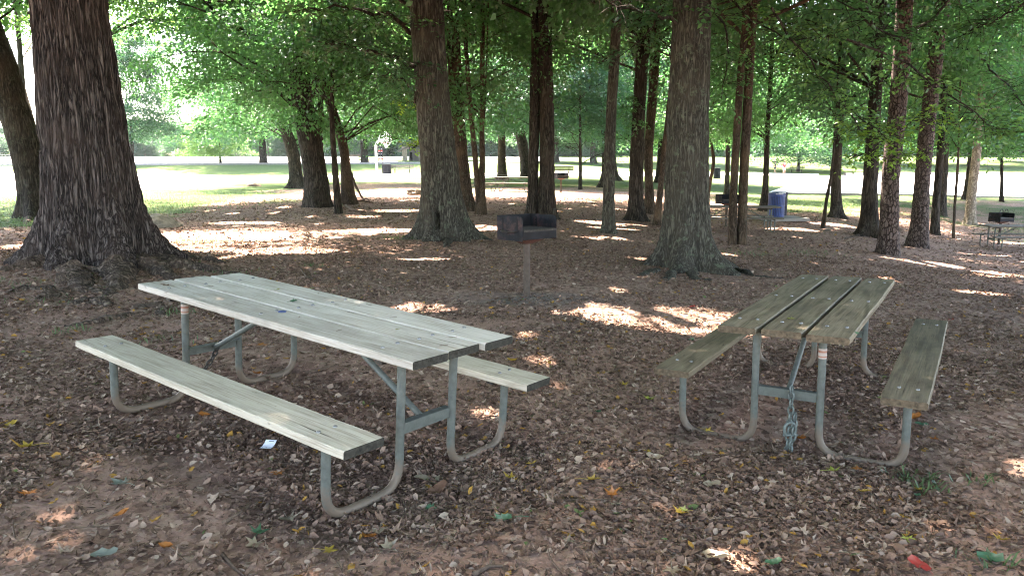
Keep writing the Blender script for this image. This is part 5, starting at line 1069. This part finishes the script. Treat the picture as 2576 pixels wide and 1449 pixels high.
# ------------------------------------------------------------------ leaf litter and twigs as ground cover
def litter():
    rng = np.random.default_rng(11); out = []
    for (d0, d1, n, s0, s1) in [(2.2, 4.2, 75000, .008, .055), (4.2, 8, 100000, .011, .058), (8, 16, 90000, .018, .07), (16, 34, 70000, .035, .10)]:
        y = np.sqrt(rng.uniform(d0*d0, d1*d1, n)); n2_ = int(n*.42); y = np.concatenate([y, np.sqrt(rng.uniform(d0*d0, d1*d1, n2_))]); u = np.concatenate([rng.uniform(-.78, .78, n), rng.uniform(.78, 1.2, n2_)*np.where(rng.random(n2_) < .5, -1, 1)]); n = n+n2_; x = u*y
        g = grass_mask(x, y); bare = np.zeros(n)
        for (bx, by, rx, ry, s) in BARE: bare += s*2.2*np.exp(-(((x-bx)/rx)**2+((y-by)/ry)**2))
        for (bx, by, rx, ry, s) in THICK: bare -= s*3*np.exp(-(((x-bx)/rx)**2+((y-by)/ry)**2))
        cov = fbm(P3(x*1.1, y*1.1, 31), 4)
        pr = np.clip((cov-.42)*6+.5+.25*np.clip((y-6)/6, 0, 1)-bare, .28, 1)*(1-.75*g)
        k = rng.random(n) < pr; x, y = x[k], y[k]; m = len(x)
        sz = s0+(s1-s0)*rng.random(m)**2.6
        out.append((x, y, sz))
    x = np.concatenate([o[0] for o in out]); y = np.concatenate([o[1] for o in out]); L = np.concatenate([o[2] for o in out]); n = len(x)
    z = terr(x, y)+.002+rng.random(n)*.012
    a = rng.random(n)*2*np.pi; tl = rng.normal(0, .30, n)+.25*(rng.random(n) < .25); D = np.stack([np.cos(a)*np.cos(tl), np.sin(a)*np.cos(tl), np.sin(tl)], -1)
    N = np.stack([rng.normal(0, .35, n), rng.normal(0, .35, n), np.ones(n)], -1); S = np.cross(D, N); S /= np.linalg.norm(S, axis=1, keepdims=True); N2 = np.cross(S, D)
    P = np.stack([x, y, z], -1)-D*L[:, None]*.5; W = (L*rng.uniform(.05, .34, n))[:, None]; c = (L*rng.normal(.0, .16, n))[:, None]; c2 = (L*rng.normal(.05, .12, n))[:, None]; Lc = L[:, None]
    j = lambda: 1+rng.normal(0, .25, (n, 1))
    V = np.stack([P, P+D*Lc*.35+S*W*j()+N2*c, P+D*Lc*.72+S*W*.8*j()+N2*c*1.1, P+D*Lc+N2*c2, P+D*Lc*.66-S*W*.9*j()+N2*c2*1.2, P+D*Lc*.3-S*W*j()+N2*c2*.8], 1).reshape(-1, 3)
    b = np.arange(n)[:, None]*6; fq = np.concatenate([b+np.array([[0, 5, 4, 3]]), b+np.array([[0, 3, 2, 1]])], 1).reshape(-1)
    r = np.clip(rng.beta(1.4, 1.9, n), 0, .9); pale = rng.random(n) < .07; r[pale] = rng.uniform(.86, .95, pale.sum())
    big = L > .030; r[(rng.random(n) < .022) & big] = .985; r[(rng.random(n) < .004) & big] = 1
    o = mesh_np('leaf_litter', V, fq, 4, M['litter'], None, {'rnd': ('FACE', np.repeat(r, 2))}); tag(o, 'carpet of dry brown fallen leaves', 'leaf litter', None, 'stuff')
    # larger lobed dry leaves
    n = 4200; y = np.sqrt(rng.uniform(2.3**2, 9**2, n)); x = rng.uniform(-.78, .78, n)*y; L = rng.uniform(.022, .048, n); a = rng.random(n)*6.283
    ang = np.radians([-160, -120, -95, -62, -42, -14, 0, 14, 42, 62, 95, 120, 160]); rad = np.array([.5, .62, .34, .85, .45, .6, 1.0, .6, .45, .85, .34, .62, .5]); m = len(ang)
    rr = rad[None]*(1+rng.normal(0, .16, (n, m))); sx_ = rng.uniform(.45, 1, n)[:, None]; cu = rng.uniform(-.1, 1.0, n)[:, None]; cv = rng.uniform(-.2, .7, n)[:, None]
    lx = rr*np.cos(ang)*L[:, None]; ly = rr*np.sin(ang)*L[:, None]*sx_; lz = (cu*ly**2+cv*lx**2)/L[:, None]+rng.normal(0, .10, (n, m))*L[:, None]
    tp = rng.normal(0, .28, n)[:, None]; lz = lz+lx*tp
    X = np.concatenate([np.zeros((n, 1)), lx], 1); Y = np.concatenate([np.zeros((n, 1)), ly], 1); Z = np.concatenate([np.zeros((n, 1)), lz], 1)
    ca, sa = np.cos(a)[:, None], np.sin(a)[:, None]; z0 = terr(x, y)+.010+rng.random(n)*.012
    V = np.stack([x[:, None]+X*ca-Y*sa, y[:, None]+X*sa+Y*ca, z0[:, None]+Z], -1).reshape(-1, 3)
    k = np.arange(m); tri = np.stack([np.zeros(m, int), 1+k, 1+(k+1) % m], -1).reshape(1, -1); fq = (np.arange(n)[:, None]*(m+1)+tri).reshape(-1)
    rv = np.clip(rng.beta(2, 1.8, n), 0.05, .88); q = rng.random(n); rv[q < .16] = rng.uniform(.86, .95, (q < .16).sum()); rv[q < .02] = .985
    o = mesh_np('dry_leaves', V, fq, 3, M['litter'], None, {'rnd': ('FACE', np.repeat(rv, m))}, True); tag(o, 'larger lobed dry leaves strewn over the litter', 'dry leaves', None, 'stuff')
    # twigs
    b = MB(); n = 700
    for i in range(n):
        yy = rng.uniform(2.4, 12)**1.0; xx = rng.uniform(-.75, .75)*yy
        L = rng.uniform(.05, .28); a = rng.random()*6.28; r0 = rng.uniform(.0012, .004); c = rng.normal(0, .25)
        pts = []
        for q in (0, .33, .66, 1): px_ = xx+math.cos(a+c*q)*L*q; py_ = yy+math.sin(a+c*q)*L*q; pts.append((px_, py_, tz(px_, py_)+r0+.006+rng.random()*.008))
        b.tube(pts, [r0, r0, r0*.8, r0*.4], 4, False)
    tag(b.build('twigs', M['twig'], None, True, auto=False), 'scattered small twigs and sticks on the soil', 'twigs', None, 'stuff')
litter()
def grass():
    rng = np.random.default_rng(12); n = 60000
    y = rng.uniform(9, 42, n); x = rng.uniform(-.75, .75, n)*y; g = grass_mask(x, y); k = rng.random(n) < g*.9
    x, y = x[k], y[k]
    for (px, py, rad, m) in [(2290, 1205, .07, 60), (2330, 1235, .05, 40), (2460, 1212, .06, 35), (150, 760, .3, 60), (420, 860, .15, 30), (2500, 1425, .06, 25), (590, 690, .3, 120), (790, 670, .15, 60), (440, 790, .15, 50), (180, 835, .12, 60), (230, 680, .3, 40), (40, 715, .3, 90), (1010, 600, .5, 160), (500, 610, .6, 200), (2060, 640, .5, 100), (1880, 640, .5, 120), (560, 520, 1.5, 300), (2160, 520, 2, 300), (2050, 470, 2, 300)]:
        c = G(px, py); x = np.concatenate([x, c[0]+rng.normal(0, rad, m)]); y = np.concatenate([y, c[1]+rng.normal(0, rad*.6, m)])
    n = len(x); P = np.stack([x, y, terr(x, y)-.005], -1); a = rng.random(n)*6.28; L = (.035+.07*rng.random(n))*np.clip(y/12, 1, 2.0); L = L[:, None]
    D = np.stack([np.cos(a)*.7, np.sin(a)*.7, np.full(n, .9)], -1); S = np.stack([-np.sin(a), np.cos(a), 0*a], -1); w = L*.05
    e = P+D*L*1.0; e[:, 2] -= L[:, 0]*.35; m_ = P+D*L*.55
    V = np.stack([P-S*w, P+S*w, m_+S*w*.8, m_-S*w*.8, m_-S*w*.8, m_+S*w*.8, e+S*w*.1, e-S*w*.1], 1).reshape(-1, 3)
    o = mesh_np('grass', V, np.arange(8*n), 4, M['grassblade'], None, {'rnd': ('FACE', np.repeat(rng.random(n)*.8, 2))}); tag(o, 'thin grass blades growing through soil and turf', 'grass', None, 'stuff')
grass()

# ------------------------------------------------------------------ single fallen leaves
LM = {k: leafmat('fallen_'+k, [q*.8 for q in c], c, [q*.6 for q in c], .2, .05) for k, c in {'yellow': (.46, .30, .05), 'orange': (.42, .15, .035), 'green': (.07, .17, .09), 'cream': (.33, .27, .19), 'grey': (.20, .22, .18), 'brown': (.20, .105, .07), 'red': (.42, .05, .04), 'lime': (.34, .36, .07), 'pale': (.27, .21, .14)}.items()}
def leaf(kind, colr, p, size, yaw, label, curl=.35, seed=0, onto=None):
    rng = np.random.default_rng(seed)
    if kind == 'maple': ang = [-150, -125, -95, -62, -40, -15, 0, 15, 40, 62, 95, 125, 150, 180]; rad = [.35, .62, .35, .85, .42, .55, 1.0, .55, .42, .85, .35, .62, .35, .2]
    elif kind == 'oval': ang = list(range(-165, 181, 25)); rad = [.52/math.sqrt((.52*math.cos(R_(a)))**2+(math.sin(R_(a)))**2) for a in ang]
    else: ang = [-160, -120, -100, -70, -55, -30, -18, 0, 18, 30, 55, 70, 100, 120, 160]; rad = [.5, .5, .3, .55, .32, .7, .5, 1.0, .5, .7, .32, .55, .3, .5, .5]
    def pt(a, r): x, y = r*math.cos(R_(a)), r*math.sin(R_(a)); return (x*size/2, y*size/2, size*(curl*(.55*abs(y)**1.5+.35*x*x)*.8+.06*rng.normal()*r))
    n = len(ang); vs = [(0, 0, .0)]+[pt(a, r*.55) for a, r in zip(ang, rad)]+[pt(a, r) for a, r in zip(ang, rad)]
    fs = [(0, 1+i, 1+(i+1) % n) for i in range(n)]+[(1+i, 1+n+i, 1+n+(i+1) % n, 1+(i+1) % n) for i in range(n)]
    b = MB(); b.add(vs, fs); b.tube([(-size*.08, 0, .001), (-size*.45, size*.03, .004), (-size*.75, size*.1, .0)], size*.012, 4)
    o = b.build('fallen_leaf', LM[colr], None, True, auto=False)
    g = G(*p) if onto is None else onto; o.location = [float(g[0]), float(g[1]), float(g[2])+(.016 if onto is None else .004)]; o.rotation_euler = (rng.normal(0, .15), rng.normal(0, .15), yaw); tag(o, label, 'leaf', 'single coloured fallen leaves')
    return o
LL = [('maple', 'yellow', 825, 1392, .085, 'yellow lobed leaf at the bottom left of the cream leaf cluster'), ('oval', 'orange', 930, 1358, .08, 'orange brown leaf within the cream leaf cluster at bottom'), ('maple', 'cream', 952, 1345, .11, 'cream curled leaf on top of the leaf cluster at bottom'),
 ('maple', 'pale', 975, 1385, .10, 'pale tan leaf at the lower edge of the leaf cluster'), ('oak', 'green', 1270, 1312, .13, 'green lobed leaf alone on the soil at bottom centre'), ('oak', 'green', 1082, 1284, .09, 'small dark green leaf left of the bottom centre green leaf'),
 ('maple', 'green', 650, 1347, .11, 'grey green lobed leaf below the stick at the near seat leg'), ('maple', 'pale', 642, 1376, .10, 'pale tan leaf just under the grey green lobed leaf'), ('oval', 'grey', 262, 1402, .10, 'grey folded leaf near the bottom left'),
 ('oak', 'grey', 308, 1224, .14, 'large grey green leaf on bare soil at the lower left'), ('maple', 'orange', 72, 1247, .11, 'orange curled leaf near the left edge low down'), ('oval', 'yellow', 28, 1074, .08, 'yellow brown leaf near the left edge under the seat end'),
 ('maple', 'yellow', 70, 1130, .12, 'pale yellow crumpled leaf by the left edge twig'), ('oval', 'orange', 515, 1050, .075, 'orange leaf touching the far foot rail of the white table'), ('oval', 'brown', 432, 1116, .09, 'red brown leaf on soil left of the white card'),
 ('maple', 'orange', 700, 1196, .09, 'orange leaf on the soil below the white card'), ('oval', 'orange', 306, 1300, .07, 'small orange leaf between two dark sticks at lower left'), ('oval', 'orange', 418, 1382, .06, 'small orange brown leaf standing near the bottom left'),
 ('maple', 'cream', 725, 1312, .13, 'large cream crumpled leaf beside the near seat leg foot'), ('maple', 'orange', 1540, 1250, .10, 'bright orange yellow star leaf right of bottom centre'), ('oak', 'cream', 1548, 1275, .10, 'cream leaf under the bright orange star leaf'),
 ('maple', 'yellow', 1487, 1213, .10, 'ochre curled leaf left above the orange star leaf'), ('maple', 'yellow', 1283, 1208, .09, 'ochre flat leaf on soil right of the near table legs'), ('maple', 'yellow', 1338, 1170, .08, 'yellow pointed leaf right of the near pipe foot'),
 ('oval', 'brown', 1100, 1242, .12, 'brown curled leaf standing on edge below the pipe foot'), ('oval', 'cream', 1074, 1212, .13, 'long cream leaf lying above the brown standing leaf'), ('oval', 'cream', 1648, 1157, .10, 'cream oval leaf between the two tables'),
 ('oval', 'yellow', 1628, 1143, .06, 'small yellow leaf touching the cream oval leaf'), ('maple', 'lime', 1634, 1008, .11, 'yellow green star leaf left of the brown table foot'), ('maple', 'lime', 2092, 1190, .10, 'pale yellow leaf on litter below the brown table'),
 ('maple', 'orange', 2160, 1186, .08, 'orange yellow leaf next to the pale yellow one'), ('oval', 'brown', 2312, 1200, .10, 'cupped tan leaf in the grass tuft at right'), ('oval', 'green', 2308, 1254, .06, 'small bright green leaf below the right grass tuft'),
 ('oval', 'yellow', 2310, 1238, .06, 'small yellow leaf touching the bright green one'), ('oval', 'yellow', 2175, 1243, .06, 'bright yellow leaf on litter at right'), ('oval', 'red', 2312, 1428, .095, 'red orange oval leaf at the bottom right'),
 ('maple', 'lime', 2282, 1362, .08, 'yellow green leaf above the red orange oval leaf'), ('oval', 'green', 1945, 1426, .08, 'dark green leaf at the bottom right of centre'), ('oval', 'green', 2490, 1412, .10, 'green leaf near the bottom right corner'),
 ('oval', 'cream', 1802, 1412, .13, 'long white leaf in the small sunlit patch at bottom'), ('maple', 'cream', 1430, 1368, .09, 'pale wrinkled leaf at the bottom middle'), ('maple', 'yellow', 1712, 1296, .09, 'pale yellow split leaf right of the orange star leaf'),
 ('maple', 'yellow', 1780, 1090, .08, 'ochre leaf beside the left foot rail of the brown table'), ('maple', 'yellow', 2062, 1025, .08, 'yellow leaf behind the chain under the brown table'), ('maple', 'red', 2392, 808, .10, 'dull red leaf right of the far seat end'),
 ('oval', 'red', 1740, 775, .10, 'red leaf in the bright sunlit patch'), ('oval', 'yellow', 1812, 827, .10, 'yellow orange leaf at the edge of the bright patch'), ('oval', 'yellow', 1288, 912, .10, 'yellow leaf behind the far seat of the white table'),
 ('maple', 'yellow', 1570, 972, .09, 'ochre curled leaf in the open soil between tables'), ('oval', 'green', 1738, 860, .08, 'green grey leaf left of the brown table seat'), ('maple', 'orange', 655, 872, .12, 'orange leaves seen under the white table'),
 ('oval', 'orange', 648, 945, .09, 'orange leaf by the far legs of the white table'), ('oval', 'green', 1505, 1042, .06, 'small green leaf on soil between tables'), ('oval', 'yellow', 70, 640, .16, 'yellow leaf at left foot of the huge trunk'),
 ('oval', 'orange', 2300, 1055, .09, 'orange leaf behind the right leg of the brown table'), ('oval', 'green', 2318, 1072, .08, 'green leaf at the right leg of the brown table'), ('maple', 'orange', 2350, 1110, .08, 'ochre star leaf right of the brown table right leg'),
 ('oval', 'orange', 2015, 1110, .1, 'rust leaf at the foot of the chain'), ('maple', 'orange', 1125, 1085, .08, 'orange leaf behind the near foot rail of the white table'), ('oval', 'cream', 1010, 1130, .07, 'cream leaf right of the tall near leg'),
 ('oval', 'brown', 2270, 1395, .08, 'tan leaf above the red orange oval leaf'), ('maple', 'brown', 2485, 1345, .09, 'pinkish brown leaf near the right edge low down'), ('maple', 'yellow', 2520, 1365, .09, 'yellow leaf stem cluster near the right edge low down'),
 ('oval', 'cream', 1790, 1225, .09, 'cream leaf on litter right of the pale stick'), ('maple', 'lime', 1720, 1290, .06, 'tiny lime leaf touching the pale yellow split leaf'), ('maple', 'pale', 1690, 1440, .10, 'large pale yellow leaf cut by the bottom edge')]
for i, (kd, cl, x, y, sz, lab) in enumerate(LL): leaf(kd, cl, (x, y), sz*(1.12 if y > 700 else .9), (i*2.39) % 6.28, lab, .3+.5*((i*7) % 5)/5, i+50)
def on_top(T, zt, px, py):
    r = Vector(ray(px, py)); inv = T.matrix_world.inverted(); o = inv @ Vector((0, 0, CH)); d = (inv.to_3x3() @ r); t = (zt-o.z)/d.z; return T.matrix_world @ (o+d*t)
for kd, cl, T, zt, x, y, sz, lab in [('maple', 'brown', T1, .757, 418, 719, .09, 'brown crumpled leaf on the far end of the white tabletop'), ('oak', 'green', T1, .757, 738, 759, .09, 'green lobed leaf lying on the white tabletop'),
  ('oval', 'lime', T1, .757, 697, 730, .045, 'small yellow leaf on the white tabletop behind the green one'), ('oak', 'brown', T1, .757, 530, 722, .05, 'dark seed twig on the far part of the white tabletop'), ('oval', 'lime', T1, .757, 1000, 830, .03, 'tiny yellow green leaf on the near part of the white tabletop'),
  ('maple', 'lime', T2, .757, 1990, 803, .08, 'yellow green sprig on the middle plank of the brown table'), ('oak', 'green', T2, .757, 2157, 840, .05, 'small green leaf on the near right plank of the brown table'), ('oval', 'cream', T2, .757, 2018, 804, .02, 'white fleck on the middle plank of the brown table')]:
    leaf(kd, cl, None, sz, x*.7, lab, .3, int(x), on_top(T, zt+.002, x, y))
for i, (x, y) in enumerate([(1105, 870), (750, 800), (1150, 850), (860, 830), (560, 735), (980, 800), (800, 740), (905, 770)]):
    p = on_top(T1, .7585, x, y); a = i*1.3; o = MB().tube([(0, 0, .002), (math.cos(a)*.02, math.sin(a)*.02, .003), (math.cos(a+.4)*.045, math.sin(a+.4)*.045, .002)], .0011, 4).build('pine_needle', M['twig']); o.location = p; tag(o, 'thin dark needle or stem lying on the white tabletop', 'plant bit', 'needles on the white tabletop')
p = on_top(T1, .759, 710, 785); o = MB().tube([(math.cos(q)*.021, math.sin(q)*.021, .0025) for q in np.linspace(0, 6.283, 28)], .0025, 6, False).build('bottle_ring', M['blue'], None, True); o.location = p; tag(o, 'small blue ring lying on the white tabletop', 'ring')
# white card on the ground
g = G(676, 1132); b = MB(); n = 8; vs = []
for i in range(n):
    for j in range(3): t = i/(n-1); vs.append(((j-1)*.032, (t-.5)*.085, .012+.01*(t*2-1)**2))
b.add(vs, [(i*3+j, i*3+j+1, (i+1)*3+j+1, (i+1)*3+j) for i in range(n-1) for j in range(2)]); o = b.build('card', M['card'], None, True); o.location = g+np.array([0, 0, .016]); o.rotation_euler = (R_(12), 0, R_(-8)); tag(o, 'small white printed card on the soil under the white table seat', 'card')
q = MB(); q.box((.008, .028, .0228), (.03, .006, .0006)); q.box((.0, -.026, .0205), (.016, .006, .0006)); q.build('print', M['ink'], o)

# ------------------------------------------------------------------ light, sky, camera
w = bpy.data.worlds.new('World'); scene.world = w; w.use_nodes = True; nt = w.node_tree
sky = nt.nodes.new('ShaderNodeTexSky'); sky.sky_type = 'NISHITA'; sky.sun_disc = False; sky.sun_elevation = ELEV; sky.sun_rotation = AZ; sky.air_density = 1.0; sky.dust_density = 2.0; sky.altitude = 200
nt.links.new(sky.outputs[0], nt.nodes['Background'].inputs[0]); nt.nodes['Background'].inputs[1].default_value = SKY_STR
ld = bpy.data.lights.new('sun', 'SUN'); ld.energy = SUN_STR; ld.angle = R_(.53); ld.color = (1, .97, .93); lo = bpy.data.objects.new('sun', ld); COL.objects.link(lo)
lo.rotation_euler = Vector(SUN).to_track_quat('Z', 'Y').to_euler(); lo.location = (0, 0, 40)
cam = bpy.data.cameras.new('camera'); co = bpy.data.objects.new('camera', cam); COL.objects.link(co); scene.camera = co
cam.sensor_width = 36; cam.lens = F/2576*36; cam.clip_end = 2000; cam.clip_start = .05; co.location = (0, 0, CH); co.rotation_euler = (math.pi/2-PITCH, 0, 0)
vs_ = scene.view_settings; vs_.view_transform = 'Standard'; vs_.look = 'None'; vs_.gamma = 1; vs_.use_curve_mapping = False; vs_.exposure = EXPO
try: vs_.use_white_balance = True; vs_.white_balance_temperature = 7600; vs_.white_balance_tint = 16
except Exception: pass
HAZE = .0001
if HAZE:
    hb = MB(); hb.box((0, 260, 40), (1500, 900, 100)); ho = hb.build('haze', None) if False else None
    me = bpy.data.meshes.new('haze'); me.from_pydata([(-750, -180, -12), (750, -180, -12), (750, 700, -12), (-750, 700, -12), (-750, -180, 45), (750, -180, 45), (750, 700, 45), (-750, 700, 45)], [], hb.f); ho = bpy.data.objects.new('haze', me); COL.objects.link(ho); tag(ho, 'thin bright summer haze in the air', 'haze', None, 'stuff')
    m, nt, N, L = newmat('haze'); pv = nt.nodes.new('ShaderNodeVolumePrincipled'); pv.inputs['Density'].default_value = HAZE; pv.inputs['Color'].default_value = (.80, .90, 1, 1); pv.inputs['Anisotropy'].default_value = .3
    L.new(pv.outputs[0], nt.nodes.new('ShaderNodeOutputMaterial').inputs['Volume']); me.materials.append(m)
scene.cycles.volume_bounces = 0
scene.cycles.max_bounces = 7; scene.cycles.diffuse_bounces = 4; scene.cycles.glossy_bounces = 2; scene.cycles.transmission_bounces = 5; scene.cycles.use_denoising = DN; scene.cycles.pixel_filter_type = 'BLACKMAN_HARRIS'; scene.cycles.filter_width = 1.1
scene.cycles.sample_clamp_indirect = 6; scene.cycles.caustics_reflective = False; scene.cycles.caustics_refractive = False
